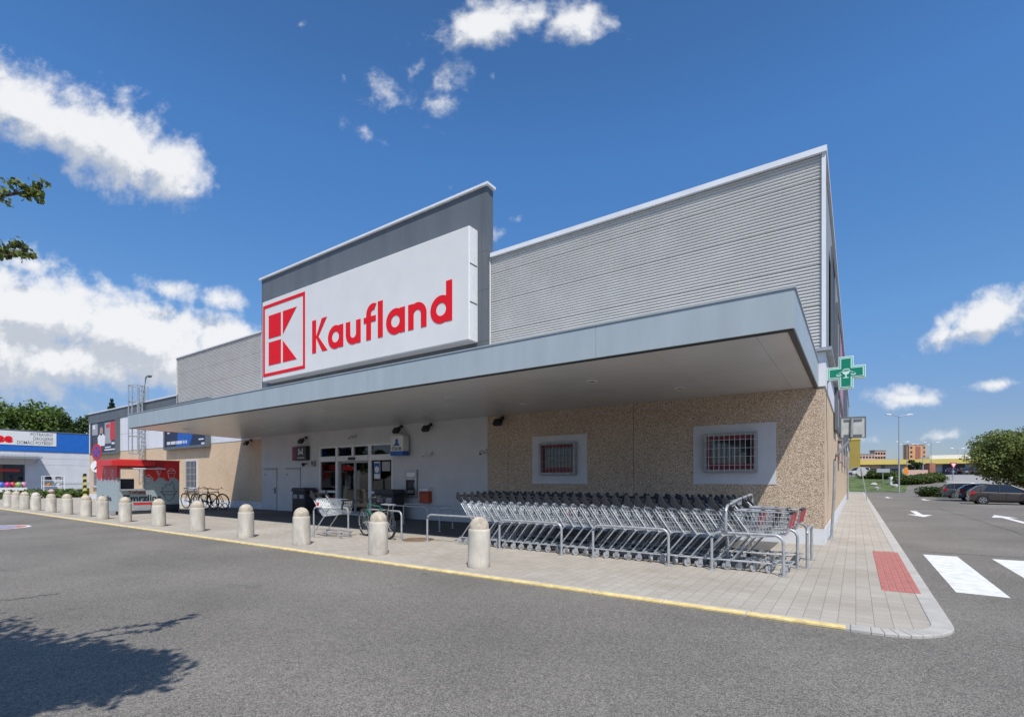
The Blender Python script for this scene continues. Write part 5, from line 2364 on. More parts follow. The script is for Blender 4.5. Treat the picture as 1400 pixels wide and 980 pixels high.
# ================================================================== BLUE SHOP AT THE LEFT
def build_blue_shop():
    X = -68.0
    r = empty('blue_shop', (X, 14, 0), label='low white shop with deep blue fascia band left of the supermarket', cat='shop')

    def p(mb, name, m, parent=r, **k):
        mb.v = [(v[0] - X, v[1] - 14, v[2]) for v in mb.v]
        return mb.build(name, m, parent, **k)
    mb = MB()
    mb.box(X - 30, X - .4, -25, 44, -.1, 6.3)
    p(mb, 'building_core', M['store_white'])
    mb = MB()
    # cladding with joints and a shop window opening
    z = 0.0
    for (za, zb) in ((-.1, .6), (.6, 1.2), (1.2, 3.05), (3.05, 3.7), (3.7, 4.38)):
        for (ya, yb) in ((-25, 7.2), (7.2, 13.25), (13.25, 24), (24, 34), (34, 44)):
            if (za, zb) == (1.2, 3.05) and ya == 7.2:
                continue
            if za < 1.2 and ya == 7.2:
                pass
            mb.box(X - .1, X, ya + .008, yb - .008, za + .008, zb - .008)
    p(mb, 'white_wall', M['store_white'])
    mb = MB()
    for (ya, yb) in ((-25, 4), (4, 24), (24, 44)):
        mb.box(X - .1, X + .06, ya + .006, yb - .006, 4.40, 6.38)
    p(mb, 'blue_fascia', M['store_blue'])
    mb = MB()
    mb.box(X - .3, X + .1, -25.05, 44.05, 6.385, 6.48)
    p(mb, 'roof_edge', M['dark_panel'])
    mb = MB()
    mb.box(X - .16, X - .12, 7.2, 13.25, 1.2, 3.05)
    p(mb, 'shop_window', M['glass'])
    for y in (7.25, 9.2, 11.2, 13.2):
        mb = MB()
        mb.box(X - .11, X - .02, y - .04, y + .04, 1.2, 3.05)
        p(mb, 'window_frame', M['dark_panel'])
    mb = MB()
    mb.box(X - .1, X - .05, 11.4, 12.9, 2.35, 2.6)
    p(mb, 'window_poster', M['red_print'])
    # corrugated awning on posts
    mb = MB()
    n = 70
    prof = []
    for i in range(n + 1):
        y = 4 + (14.25 - 4) * i / n
        prof.append((y, .05 * (1 if i % 2 else 0)))
    vs = [(X + .07, y, 4.02 + h) for y, h in prof] + [(X + 1.7, y, 3.78 + h) for y, h in prof]
    vs += [(X + .07, y, 3.98 + h) for y, h in prof] + [(X + 1.7, y, 3.74 + h) for y, h in prof]
    k = n + 1
    mb.add(vs, [(i, k + i, k + i + 1, i + 1) for i in range(n)] + [(2 * k + i, 2 * k + i + 1, 3 * k + i + 1, 3 * k + i) for i in range(n)] + [(k + i, 3 * k + i, 3 * k + i + 1, k + i + 1) for i in range(n)])
    p(mb, 'awning', M['galv_dull'])
    mb = MB()
    for y in (6, 10, 14):
        mb.tube([(X + .07, y, 3.2), (X + 1.5, y, 3.72)], .04, 6)
    mb.box(X + 1.58, X + 1.68, 4, 14.2, 3.62, 3.74)
    p(mb, 'awning_frame', M['galv_dull'])
    # sign panel
    mb = MB()
    mb.box(X + .061, X + .10, 2, 15.6, 4.98, 6.34)
    s = p(mb, 'sign_panel', M['sign_white'])
    T = Matrix.Translation((-X, -14, 0))
    for txt, z in (('POTRAVINY', 5.95), ('DROGERIE', 5.53), ('DOMÁCÍ POTŘEBY', 5.10)):
        textmesh(txt, .44, 'lettering', M['grey_dark'], s, T @ face_right(X + .102, 15.35, z), .003, 'RIGHT', .72, .002)
    textmesh('ee', 1.2, 'red_lettering', M['sign_red'], s, T @ face_right(X + .102, 12.35, 5.22), .003, 'RIGHT', 1.0, .06)


build_blue_shop()


def blue_shop_front():
    # grey guard rail along the shop
    r = empty('guard_rail', (-64, 15, 0), label='grey two bar guard rail along the white wall of the blue shop', cat='railing')
    mb = MB()
    for z in (.6, 1.12):
        mb.tube([(0, -1.2, z), (0, 12, z)], .055, 6)
    mb.build('bar', M['galv'], r)
    for y in (-1.2, 2.0, 5.2, 8.4, 11.6):
        mb = MB()
        mb.tube([(0, y, 0), (0, y, 1.12)], .05, 6)
        mb.build('post', M['galv'], r)
    # display table with toy balls
    r = empty('display_table', (-63.5, 11.8, 0), label='low white display table of the blue shop at the far left edge', cat='table')
    mb = MB()
    mb.box(-.6, .6, -1.6, .6, .78, .84)
    mb.box(.57, .6, -1.6, .6, .30, .777)
    mb.build('table_top', M['white_metal'], r)
    for x in (-.55, .55):
        for y in (-1.55, .55):
            mb = MB()
            mb.box(x - .03, x + .03, y - .03, y + .03, 0, .777)
            mb.build('leg', M['white_metal'], r)
    cols = [((0.05, 0.12, 0.45), 'blue'), ((0.45, 0.03, 0.2), 'magenta'), ((0.5, 0.05, 0.04), 'red'), ((0.25, 0.35, 0.12), 'olive green'), ((0.55, 0.25, 0.4), 'pink')]
    random.seed(5)
    for i, (c, nm) in enumerate(cols):
        mb = MB()
        mb.lathe([(.03, -.26), (.15, -.21), (.24, -.1), (.265, 0), (.24, .1), (.15, .21), (.03, .26)], (0, 0, 0), 16)
        o = mb.build('toy_ball', mat(nm.replace(' ', '_') + '_ball', c, .35), None, smooth=80, loc=(-63.3 + (i % 2) * .2, 10.8 + i * .36, 1.105))
        tag(o, '%s ball on the display table of the blue shop' % nm, 'ball', 'toy balls on the display table')
    # wire rack of pots and plush
    r = empty('display_rack', (-63.2, 14.3, 0), label='white wire rack with pale and brown goods before the blue shop', cat='display rack')
    mb = MB()
    for x in (-.35, .35):
        for y in (-.75, .75):
            mb.tube([(x, y, 0), (x, y, 1.9)], .03, 5)
    for z in (.35, .95, 1.5, 1.9):
        mb.tube([(-.35, -.75, z), (.35, -.75, z), (.35, .75, z), (-.35, .75, z)], .025, 5, True)
        mb.box(-.34, .34, -.74, .74, z - .01, z)
    mb.build('rack_frame', M['white_metal'], r)
    goods = [(.355, (0.55, 0.55, 0.5), 'pale'), (.355, (0.3, 0.18, 0.1), 'brown'), (.955, (0.5, 0.25, 0.06), 'orange brown'), (.955, (0.6, 0.6, 0.58), 'white'), (1.505, (0.03, 0.03, 0.03), 'black'), (1.505, (0.5, 0.47, 0.4), 'cream')]
    for i, (z, c, nm) in enumerate(goods):
        mb = MB()
        mb.lathe([(.16, 0), (.23, .12), (.24, .25), (.17, .34), (.10, .36), (0.01, .33)], (0, 0, 0), 12)
        o = mb.build('goods_pot', mat(nm.replace(' ', '_') + '_pot', c, .7), None, smooth=60, loc=(-63.15, 14.3 + (-.36 if i % 2 == 0 else .36), z))
        tag(o, '%s rounded pot on the wire rack before the blue shop' % nm, 'pot', 'goods on the wire rack')


blue_shop_front()

# ================================================================== TREES, HEDGES
def leaf_object(name, clumps, n, size, m, parent=None, seed=1, loc=(0, 0, 0), hollow=0.35, up=0.35, flat=1.0):
    """many small folded leaves spread through the given clumps: [(x,y,z,rx,ry,rz)]"""
    rng = np.random.default_rng(seed)
    cl = np.array(clumps, float)
    vol = (cl[:, 3] * cl[:, 4] * cl[:, 5]) ** (2 / 3)
    idx = rng.choice(len(cl), n, p=vol / vol.sum())
    d = rng.normal(size=(n, 3))
    d /= np.linalg.norm(d, axis=1)[:, None]
    rad = (hollow + (1 - hollow) * rng.random(n) ** 0.6) * (1 + rng.normal(size=n) * .08)
    pos = cl[idx, :3] + d * rad[:, None] * cl[idx, 3:6]
    nrm = d * .8 + rng.normal(size=(n, 3)) * .7 + np.array([0, 0, up])
    nrm /= np.linalg.norm(nrm, axis=1)[:, None]
    t = np.cross(nrm, rng.normal(size=(n, 3)))
    t /= np.linalg.norm(t, axis=1)[:, None]
    b = np.cross(nrm, t)
    s = size * (0.6 + 0.8 * rng.random(n))[:, None]
    w = s * .36
    v = np.empty((n, 4, 3))
    v[:, 0] = pos - t * s * .5
    v[:, 1] = pos + b * w + nrm * s * .08
    v[:, 2] = pos + t * s * .5
    v[:, 3] = pos - b * w + nrm * s * .08
    me = bpy.data.meshes.new(name)
    me.vertices.add(n * 4)
    me.vertices.foreach_set('co', v.reshape(-1))
    me.loops.add(n * 4)
    me.loops.foreach_set('vertex_index', np.arange(n * 4, dtype=np.int32))
    me.polygons.add(n)
    me.polygons.foreach_set('loop_start', np.arange(0, n * 4, 4, dtype=np.int32))
    me.polygons.foreach_set('loop_total', np.full(n, 4, dtype=np.int32))
    me.update()
    me.validate()
    me.materials.append(m)
    o = bpy.data.objects.new(name, me)
    col.objects.link(o)
    o.location = loc
    if parent is not None:
        o.parent = parent
    return o


def tree(name, base, h, cw, crown_lo, label, m, n, size, seed, clumpn=26, lean=0.0, cat='tree', group=None, squash=1.0):
    random.seed(seed)
    r = empty(name, base, 0, label, cat, group)
    mb = MB()
    tr = h * .022 + .05
    mb.tube([(0, 0, -.2), (.02 * h * lean, 0, crown_lo * .6), (.05 * h * lean, .03, crown_lo + (h - crown_lo) * .45)], tr, 9, r2=tr * .45)
    cz = (crown_lo + h) / 2
    ch = (h - crown_lo) / 2
    clumps = []
    for i in range(clumpn):
        a = random.uniform(0, 2 * PI)
        u = random.uniform(-1, 1)
        k = random.uniform(.45, .86)
        q = math.sqrt(max(0, 1 - u * u * .9))
        x, y, z = math.cos(a) * q * k * cw / 2, math.sin(a) * q * k * cw / 2, cz + u * k * ch
        s = random.uniform(.16, .30)
        clumps.append((x, y, z, s * cw * .62, s * cw * .62, s * ch * 1.05 * squash))
        mb.tube([(.03 * h * lean, 0, crown_lo + (z - crown_lo) * .3), (x * .5, y * .5, crown_lo + (z - crown_lo) * .62), (x, y, z)], tr * .32, 5, r2=tr * .07)
    mb.build('trunk', M['bark'], r, smooth=60)
    leaf_object('crown', clumps, n, size, m, r, seed)
    return r


def mat_leaf2(name, c1, c2, c3):
    m = mat_leaf(name, c1, c2)
    return m


# big trees behind the blue shop
p = at(18, 590, 92)
tree('broadleaf_tree', (p.x, p.y, ZR), 17.6, 14.0, 3.5, 'tall round bright green tree behind the blue shop at far left', M['leaf_far'], 9000, .55, 31, 34)
p = at(70, 590, 96)
tree('broadleaf_tree', (p.x, p.y, ZR), 15.6, 11.5, 3, 'lower green tree behind the blue shop between two taller crowns', M['leaf_far'], 7500, .55, 32, 28)
p = at(112, 590, 94)
tree('broadleaf_tree', (p.x, p.y, ZR), 14.9, 9.5, 3, 'darker green tree just left of the supermarket end wall', M['leaf_dark'], 6500, .5, 33, 26)
p = at(-35, 590, 92)
tree('broadleaf_tree', (p.x, p.y, ZR), 13.5, 12.0, 3, 'green tree cut by the left edge of the view, behind the blue shop', M['leaf_far'], 7000, .55, 34, 26)
# conifer tip above the left wing
p = at(153, 560, 105)
r = empty('conifer', (p.x, p.y, ZR), 0, 'dark conifer whose tip shows above the roof of the left wing', 'tree')
mb = MB()
mb.tube([(0, 0, -.2), (0, 0, 18.6)], .25, 8, r2=.03)
mb.build('trunk', M['bark'], r, smooth=60)
leaf_object('crown', [(0, 0, 18.2 - i * .8, .3 + i * .22, .3 + i * .22, .5) for i in range(14)], 5200, .42, M['leaf_conifer'], r, 5, hollow=.2, up=-.2)

# tree at the right, behind the parked cars
tree('round_tree', (9.9, 49.5, ZR), 5.75, 6.2, 0.75, 'dense round dark green tree behind the parked cars at the right', M['leaf_round'], 36000, .15, 41, 64, group=None)
# street tree before the yellow shops
p = at(1248, 645, 92)
tree('small_tree', (p.x, p.y, tz(p.y)), 3.0, 2.9, .6, 'small dark tree standing before the yellow roofed shops', M['leaf_dark'], 2500, .22, 42, 16)

# tree beside the photographer: only two twigs reach into view, its shade falls on the road
tw = empty('shade_tree', (-5.0, -2.2, ZR), 0, 'leafy tree beside the road whose twigs hang in at the left edge of the view', 'tree')
mb = MB()
random.seed(52)
mb.tube([(0, 0, 0), (.05, .02, 1.6), (.0, .1, 3.0), (.05, .1, 4.6)], .14, 10, r2=.06)
mb.build('trunk', M['bark'], tw, smooth=60)
O = Vector((-5.0, -2.2, ZR))
cl = []
random.seed(57)
for i in range(46):
    a = random.uniform(0, 2 * PI)
    u = random.uniform(-.8, 1)
    q = math.sqrt(1 - u * u * .85)
    k = random.uniform(.5, .92)
    x, y, z = .32 + math.cos(a) * q * k * 2.25, -.22 + math.sin(a) * q * k * 2.25, 4.65 + u * k * 1.5
    cl.append((x, y, z, .55, .55, .4))
for i in range(26):
    a = random.uniform(0, 2 * PI)
    u = random.uniform(-.9, .9)
    q = math.sqrt(1 - u * u * .85)
    k = random.uniform(.3, .95)
    cl.append((1.75 + math.cos(a) * q * k * 1.0, 1.0 + math.sin(a) * q * k * 1.0, 4.7 + u * k * .9, .42, .42, .34))
mbl = MB()
for c in cl:
    mbl.tube([(.02, .05, 2.6 + (c[2] - 3) * .4), (c[0] * .5, c[1] * .5, c[2] * .85 + .3), (c[0], c[1], c[2])], .04, 5, r2=.01)
mbl.build('limbs', M['bark'], tw, smooth=60)
leaf_object('crown', cl, 26000, .11, M['leaf'], tw, 57, hollow=.1)


def twig(px_pts, D0, D1, start, seed, n):
    """branch that runs from the crown to hang in the open air beside the road"""
    rng = random.Random(seed)
    pts = [at(x, y, D0 + (D1 - D0) * i / (len(px_pts) - 1)) - O for i, (x, y) in enumerate(px_pts)]
    pts = [Vector(start)] + pts
    mb = MB()
    mb.tube(pts, .018, 6, r2=.004)
    cl = []
    L = len(pts) - 1
    for i in range(1, L):
        for k in range(7):
            t = k / 7
            q = pts[i] + (pts[i + 1] - pts[i]) * t
            f = (i + t) / L
            wdt = .062 * (1.05 - abs(f - .6) * .55)
            o = Vector((rng.uniform(-1, 1), rng.uniform(-1, 1), rng.uniform(-.6, .9))) * wdt
            cl.append((*(q + o), .05, .05, .035))
            mb.tube([q, q + o], .003, 4)
    for k in range(3):
        cl.append((*(pts[-1] + Vector((rng.uniform(-.03, .03), rng.uniform(-.03, .03), rng.uniform(-.03, .03)))), .03, .03, .025))
    mb.build('twig', M['bark'], tw, smooth=60)
    leaf_object('twig_leaves', cl, n, .037, M['leaf_round'], tw, seed, hollow=.1)


twig([(-160, 285), (-60, 278), (5, 268), (36, 262), (58, 262)], 3.2, 3.6, (.6, .9, 4.0), 3, 480)
twig([(-160, 380), (-60, 362), (0, 352), (25, 345), (40, 340)], 3.2, 3.6, (.7, .9, 3.6), 8, 430)

# trees across the car park, seen only as mirror images in the entrance glass
for i, (x, y, hh) in enumerate([(-34, -20, 8), (-45, -24, 7), (-56, -20, 5.5), (-66, -22, 12), (-75, -21, 12.5)]):
    tree('car_park_tree', (x, y, ZR), hh, hh * .85, 1.6, 'leafy tree across the car park, mirrored darkly in the entrance glass', M['leaf_dark'], 2600, .55, 60 + i, 22, group='trees across the car park')


def hedge(name, pts, w, h, label, m, n, size, seed, cat='hedge'):
    """pts: ground points along the hedge centre"""
    random.seed(seed)
    r = empty(name, pts[0], 0, label, cat)
    P0 = Vector(pts[0])
    cl = []
    for a, b in zip(pts, pts[1:]):
        a, b = Vector(a), Vector(b)
        k = max(2, int((b - a).length / (w * .55)))
        for i in range(k):
            q = a + (b - a) * i / k - P0
            cl.append((q.x + random.uniform(-.15, .15) * w, q.y + random.uniform(-.15, .15) * w, q.z + h * random.uniform(.42, .55), w * .55, w * .55, h * .55))
    leaf_object('foliage', cl, n, size, m, r, seed, hollow=.3)
    mb = MB()
    for c in cl[::2]:
        mb.tube([(c[0], c[1], c[2] - h * .55), (c[0], c[1], c[2])], .04, 5)
    mb.build('stems', M['bark'], r)


def gp(px, D):
    r_ = ray(px, HOR)
    y = r_.y * D
    return (r_.x * D, y, tz(y))


hedge('dark_hedge', [gp(1186, 73), gp(1198, 72.5), gp(1210, 72), gp(1222, 71), gp(1232, 70)], 2.4, 1.15, 'dark green hedge on the grass bank left of the tall street lamp', M['leaf'], 5600, .2, 71)
hedge('clipped_hedge', [gp(1238, 66), gp(1250, 66), gp(1262, 66), gp(1275, 66.5), gp(1286, 67)], 2.6, 1.15, 'mid green hedge on the bank between the street lamp and the ramp', M['leaf'], 6500, .24, 72)
hedge('low_bush', [(5.4, 60.5, ZR), (6.3, 60.2, ZR), (7.2, 60, ZR)], 1.5, .95, 'low dark bush left of the estate car', M['leaf_dark'], 2600, .16, 73, 'bush')
hedge('ground_cover', [(-56.3, 10.2, 0), (-57, 13, 0), (-57.4, 16, 0), (-57.6, 19, 0)], 1.8, .75, 'low green ground hedge at the end of the pavement before the blue shop', M['leaf_far'], 4200, .2, 74)
hedge('verge_bush', [(11.8, 52.0, ZR), (13.5, 52.0, ZR), (15.5, 52.5, ZR)], 1.8, 1.3, 'pale green bush behind the brown hatchback at the right edge', M['leaf_far'], 2600, .2, 75, 'bush')

# ================================================================== CARS
M['car_glass'] = mat_glass('car_glass', (0.015, 0.018, 0.02), 0.8)
M['arch'] = mat('wheel_arch', (0.012, 0.012, 0.012), 0.9)
M['rim'] = mat('alloy_rim', (0.45, 0.46, 0.47), 0.3, 0.7)
M['tail_red'] = mat('tail_lamp_red', (0.42, 0.015, 0.02), 0.2, coat=.5)
M['lamp_clear'] = mat('head_lamp', (0.6, 0.62, 0.64), 0.1, 0.3)


def car(name, loc, rz, s, paint, label, group, kind='hatch', cat='car'):
    """nose points to +x, origin at ground under the middle"""
    r = empty(name, loc, rz, label, cat, group, scale=s)
    if kind == 'hatch':
        st = [(-2.02, .62, .70), (-1.98, .72, .98), (-1.85, .82, 1.02), (-1.2, .86, .98), (-.2, .87, .94), (.75, .86, .92), (1.15, .85, .90), (1.55, .82, .80), (1.85, .74, .68), (2.0, .60, .56)]
        gh = [(-1.95, 1.02), (-1.50, 1.37), (-1.10, 1.46), (-.3, 1.50), (.28, 1.45), (1.32, .915)]
        wx = (-1.28, 1.26)
    elif kind == 'estate':
        st = [(-2.3, .66, .72), (-2.26, .76, .95), (-2.1, .84, .98), (-1.4, .87, .96), (-.2, .88, .93), (.75, .87, .92), (1.15, .86, .90), (1.7, .83, .80), (2.1, .75, .68), (2.25, .62, .56)]
        gh = [(-2.2, .97), (-1.95, 1.40), (-1.5, 1.47), (-.3, 1.48), (.25, 1.44), (1.20, .915)]
        wx = (-1.42, 1.38)
    else:  # van
        st = [(-2.3, .70, .8), (-2.27, .80, 1.1), (-2.1, .86, 1.12), (-1.2, .88, 1.1), (0, .88, 1.08), (.9, .87, 1.06), (1.4, .86, 1.0), (1.8, .82, .88), (2.1, .74, .72), (2.2, .62, .58)]
        gh = [(-2.25, 1.12), (-2.15, 1.74), (-1.8, 1.82), (.2, 1.84), (.75, 1.76), (1.5, 1.0)]
        wx = (-1.4, 1.4)
    mb = MB()
    rings = []
    for (x, w, zt) in st:
        half = [(0, .19), (w * .82, .19), (w * .97, .30), (w, .50), (w * .985, zt - .10), (w * .90, zt - .015), (w * .6, zt + .012), (0, zt + .025)]
        ring = [(x, y, z) for y, z in half] + [(x, -y, z) for y, z in half[-2:0:-1]]
        rings.append(ring)
    n = len(rings[0])
    vs = [v for rg in rings for v in rg]
    fs = []
    for i in range(len(rings) - 1):
        for k in range(n):
            l = (k + 1) % n
            fs.append((i * n + k, i * n + l, (i + 1) * n + l, (i + 1) * n + k))
    fs += [tuple(range(n)), tuple((len(rings) - 1) * n + k for k in range(n - 1, -1, -1))]
    mb.add(vs, fs)
    mb.build('body', paint, r, smooth=32)
    # greenhouse: glass prism with painted roof and pillars
    wb = .80 if kind != 'van' else .82
    wt = .62 if kind != 'van' else .72
    zs = [z for _, z in gh]
    zb, ztp = min(zs), max(zs)

    def wid(z):
        return wb + (wt - wb) * (z - zb) / (ztp - zb)
    mb = MB()
    L = [(x, wid(z), z) for x, z in gh]
    Rr = [(x, -wid(z), z) for x, z in gh]
    k = len(gh)
    mb.add(L + Rr, [tuple(range(k)), tuple(range(2 * k - 1, k - 1, -1))] + [(i, k + i, k + i + 1, i + 1) for i in range(k - 1)])
    mb.build('glazing', M['car_glass'], r)
    mb = MB()
    # roof skin
    top = gh[1:5]
    for (xa, za), (xb, zb2) in zip(top, top[1:]):
        wa, wb_ = wid(za) + .012, wid(zb2) + .012
        mb.add([(xa, -wa, za + .012), (xb, -wb_, zb2 + .012), (xb, wb_, zb2 + .012), (xa, wa, za + .012),
                (xa, -wa, za - .05), (xb, -wb_, zb2 - .05), (xb, wb_, zb2 - .05), (xa, wa, za - .05)],
               [(0, 1, 2, 3), (0, 4, 5, 1), (2, 6, 7, 3), (1, 5, 6, 2), (3, 7, 4, 0)])
    for s_ in (-1, 1):
        for (a, b) in (((gh[4][0], gh[4][1]), gh[5]), ((gh[1][0], gh[1][1]), gh[0])):
            mb.tube([(a[0], s_ * (wid(a[1]) + .004), a[1]), (b[0], s_ * (wid(b[1]) + .01), b[1])], .045, 6)
        for xq in ((-.35, -1.35) if kind != 'estate' else (-.3, -1.4)):
            mb.tube([(xq, s_ * (wid(1.44) - .01), 1.44 if kind != 'van' else 1.8), (xq - .05, s_ * (wb + .006), zb)], .035, 5)
    mb.build('roof', paint, r, smooth=40)
    if kind == 'hatch':
        for s_ in (-1, 1):
            mb = MB()
            pl = [(-1.97, 1.0), (-1.28, .985), (-1.12, 1.20), (-1.02, 1.40), (-1.12, 1.47), (-1.52, 1.38)]
            vs = [(x, s_ * (wid(min(max(z, zb), ztp)) + .012), z) for x, z in pl] + [(x, s_ * (wid(min(max(z, zb), ztp)) - .03), z) for x, z in pl]
            nq = len(pl)
            mb.add(vs, [tuple(range(nq)), tuple(range(2 * nq - 1, nq - 1, -1))] + [(q, (q + 1) % nq, nq + (q + 1) % nq, nq + q) for q in range(nq)])
            mb.build('rear_pillar', paint, r)
    if kind == 'estate':
        for s_ in (-1, 1):
            mb = MB()
            mb.tube([(-1.8, s_ * .58, 1.47), (-1.6, s_ * .58, 1.54), (-.1, s_ * .58, 1.55), (.1, s_ * .58, 1.49)], .02, 6)
            mb.build('roof_rail', M['galv'], r)
    W = .87
    for x in wx:
        for s_ in (-1, 1):
            A = Matrix.Translation((x, s_ * (W - .12), .33)) @ Euler((R(-90 * s_), 0, 0)).to_matrix().to_4x4()
            mb = MB()
            mb.lathe([(.375, 0), (.375, .128), (0.01, .128)], (0, 0, 0), 26, A)
            mb.build('wheel_arch', M['arch'], r)
            mb = MB()
            mb.lathe([(.20, -.04), (.30, -.04), (.325, .0), (.325, .10), (.30, .139), (.215, .139), (.21, .12)], (0, 0, 0), 26, A)
            w = mb.build('wheel', M['rubber'], r, smooth=50)
            mb = MB()
            mb.lathe([(.212, .1), (.21, .134), (.19, .134), (.18, .122), (0.01, .122)], (0, 0, 0), 26, A)
            for q in range(5):
                B = A @ Euler((0, 0, 2 * PI * q / 5)).to_matrix().to_4x4()
                mb.box(.04, .19, -.03, .03, .123, .142, B)
            mb.build('rim', M['rim'], w)
    xr, xf = st[0][0], st[-1][0]
    for s_ in (-1, 1):
        mb = MB()
        mb.prism([(xr + .0, .72), (xr + .38, .80), (xr + .30, .98), (xr + .06, 1.0)][::-1], s_ * .80 - .06, s_ * .80 + .062)
        mb.build('tail_light', M['tail_red'], r, bevel=.02)
        mb = MB()
        mb.prism([(xf - .10, .55), (xf - .10, .66), (xf - .55, .78), (xf - .45, .62)][::-1], s_ * .66 - .09, s_ * .66 + .12)
        mb.build('headlight', M['lamp_clear'], r, bevel=.02)
        mb = MB()
        mb.cbox((.95, s_ * 1.0, .98), .12, .2, .14)
        mb.build('mirror', paint, r, bevel=.03)
        for xh in (-.95, .1):
            mb = MB()
            mb.cbox((xh, s_ * .872, .80), .2, .03, .035)
            mb.build('handle', paint, r)
        mb = MB()
        for xs_ in (-1.0 if kind != 'van' else -.9, .0, .95):
            mb.box(xs_ - .008, xs_ + .008, s_ * .866 - .012, s_ * .866 + .012, .34, .86)
        mb.box(-1.0, .95, s_ * .868 - .012, s_ * .868 + .012, .30, .325)
        mb.build('door_seam', M['arch'], r)
    mb = MB()
    mb.box(xr - .035, xr + .02, -.26, .26, .62, .73)
    mb.build('number_plate', M['white_print'], r)
    mb = MB()
    mb.box(xr - .03, xr + .3, -.78, .78, .30, .5)
    mb.build('bumper', paint, r, bevel=.05)
    return r


PG = 'cars parked in bays before the round tree'
car('parked_car', (6.2 + 1.72, 44.85, ZR), 0, .86, carpaint('brown_grey_paint', (0.075, 0.064, 0.06), .5), 'brown grey hatchback parked nearest at the right edge', PG)
car('parked_car', (6.42 + 1.74, 51.2, ZR), R(2), .86, carpaint('steel_blue_paint', (0.045, 0.075, 0.11), .3), 'dark blue car half hidden between hatchback and estate car', PG)
car('parked_car', (6.18 + 1.95, 57.0, ZR), R(1), .86, carpaint('slate_paint', (0.075, 0.085, 0.11), .4), 'slate grey estate car with roof rails beside the low bush', PG, 'estate')


def far_car(px, D, rz, paint, label, kind='hatch', s=.9):
    g = gp(px, D)
    car('parked_car', g, rz, s, paint, label, 'cars on the upper car park', kind)


far_car(1173, 105, R(175), carpaint('white_van_paint', (0.72, 0.72, 0.72), 0), 'white van on the upper car park behind the grass bank', 'van')
far_car(1249, 104, R(8), carpaint('white_car_paint', (0.72, 0.73, 0.74), 0), 'white estate car on the upper car park right of the street lamp', 'estate')
far_car(1222, 108, R(170), carpaint('black_car_paint', (0.02, 0.02, 0.025), .2), 'black car on the upper car park left of the white estate car')
far_car(1318, 104, R(95), carpaint('graphite_paint', (0.04, 0.045, 0.05), .2), 'dark car parked before the navy shop front')
far_car(1301, 106, R(92), carpaint('navy_car_paint', (0.02, 0.03, 0.07), .2), 'dark blue car parked left of the navy shop front')
far_car(1335, 104, R(88), carpaint('teal_paint', (0.03, 0.08, 0.10), .2), 'teal grey car parked right of the navy shop front')

# ================================================================== FAR BUILDINGS


def build_retail():
    Y = 150
    z0 = tz(150)
    r = empty('retail_park', (12, Y, z0), label='long low row of shops with yellow roof band at the far right', cat='shops')

    def p(mb, name, m, parent=r, **k):
        mb.v = [(v[0] - 12, v[1] - Y, v[2] - z0) for v in mb.v]
        return mb.build(name, m, parent, **k)
    mb = MB()
    mb.box(-1, 60, Y + .2, Y + 40, z0 - 1, 5.3)
    p(mb, 'wall', M['shop_grey'])
    mb = MB()
    mb.box(-1.0, 60, Y - 1.2, Y + .2, 5.15, 6.25)
    mb.box(.95, 60, Y + .2, Y + 40, 5.3, 6.2)
    p(mb, 'yellow_band', M['yellow_clad'])
    mb = MB()
    mb.box(14.5, 60, Y + 4, Y + 30, 6.2, 7.3)
    p(mb, 'upper_storey', M['white_metal'])
    mb = MB()
    mb.box(-3.5, .9, Y - 2.5, Y + 3, z0 - .5, 11.2)
    p(mb, 'tower', M['yellow_shop'])
    mb = MB()
    mb.box(-3.6, 1.0, Y - 2.6, Y + 3.1, 11.2, 11.9)
    p(mb, 'tower_band', M['yellow_clad'])
    for (a, b, c, d, m, nm) in ((1.2, 5.0, 2.4, 4.95, M['pink_block'], 'shop_front'), (16.4, 20.2, 2.2, 5.0, M['navy'], 'shop_front'), (5.2, 5.7, z0, 5.1, M['dark_panel'], 'dark_strip'),
                                (.3, 1.0, z0, 5.1, M['dark_panel'], 'dark_strip'), (12.6, 13.2, z0, 5.1, M['dark_panel'], 'dark_strip'), (20.3, 29, z0, 4.2, M['glass'], 'shop_window'), (13.3, 16.3, z0, 3.2, M['glass'], 'shop_window')):
        mb = MB()
        mb.box(a, b, Y - .05, Y + .15, c, d)
        p(mb, nm, m)
    T = Matrix.Translation((-12, -Y, -z0))
    textmesh('dm', 1.9, 'lettering', M['navy'], r, T @ face_front(2.1, Y - .06, 3.3), .01, 'LEFT', 1.0, .02)
    textmesh('orion', 1.5, 'lettering', M['white_print'], r, T @ face_front(16.75, Y - .06, 3.2), .01, 'LEFT', 1.0, .02)


build_retail()


def block(name, px0, px1, D, ytop, m, label, wins, red=None, floors=8):
    a, b = at(px0, HOR, D), at(px1, HOR, D)
    c = (a + b) / 2
    w = (b - a).length
    h = EYE + (HOR - ytop) * D / FPX
    r = empty(name, (c.x, c.y, 0), YAW, label, 'apartment block')
    mb = MB()
    mb.box(-w / 2, w / 2, 0, 5, 0, h)
    mb.build('wall', m, r)
    mb = MB()
    mb.box(-w / 2 - .3, w / 2 + .3, -.3, 5.3, h, h + .5)
    mb.build('roof', M['galv_dull'], r)
    if red:
        mb = MB()
        mb.box(-w / 2 + w * red[0], -w / 2 + w * red[1], -.25, -.01, 0, h - 1)
        mb.build('red_bay', M['brick'], r)
    n = wins
    for f in range(floors):
        z = h - 2.6 - f * 2.9
        if z < 6:
            break
        for i in range(n):
            x = -w / 2 + w * (i + .5) / n
            if red and red[0] * w - w / 2 - .6 < x < red[1] * w - w / 2 + .6:
                continue
            mb = MB()
            mb.box(x - .7, x + .7, -.06, -.005, z, z + 1.4)
            mb.build('window', M['glass'], r)


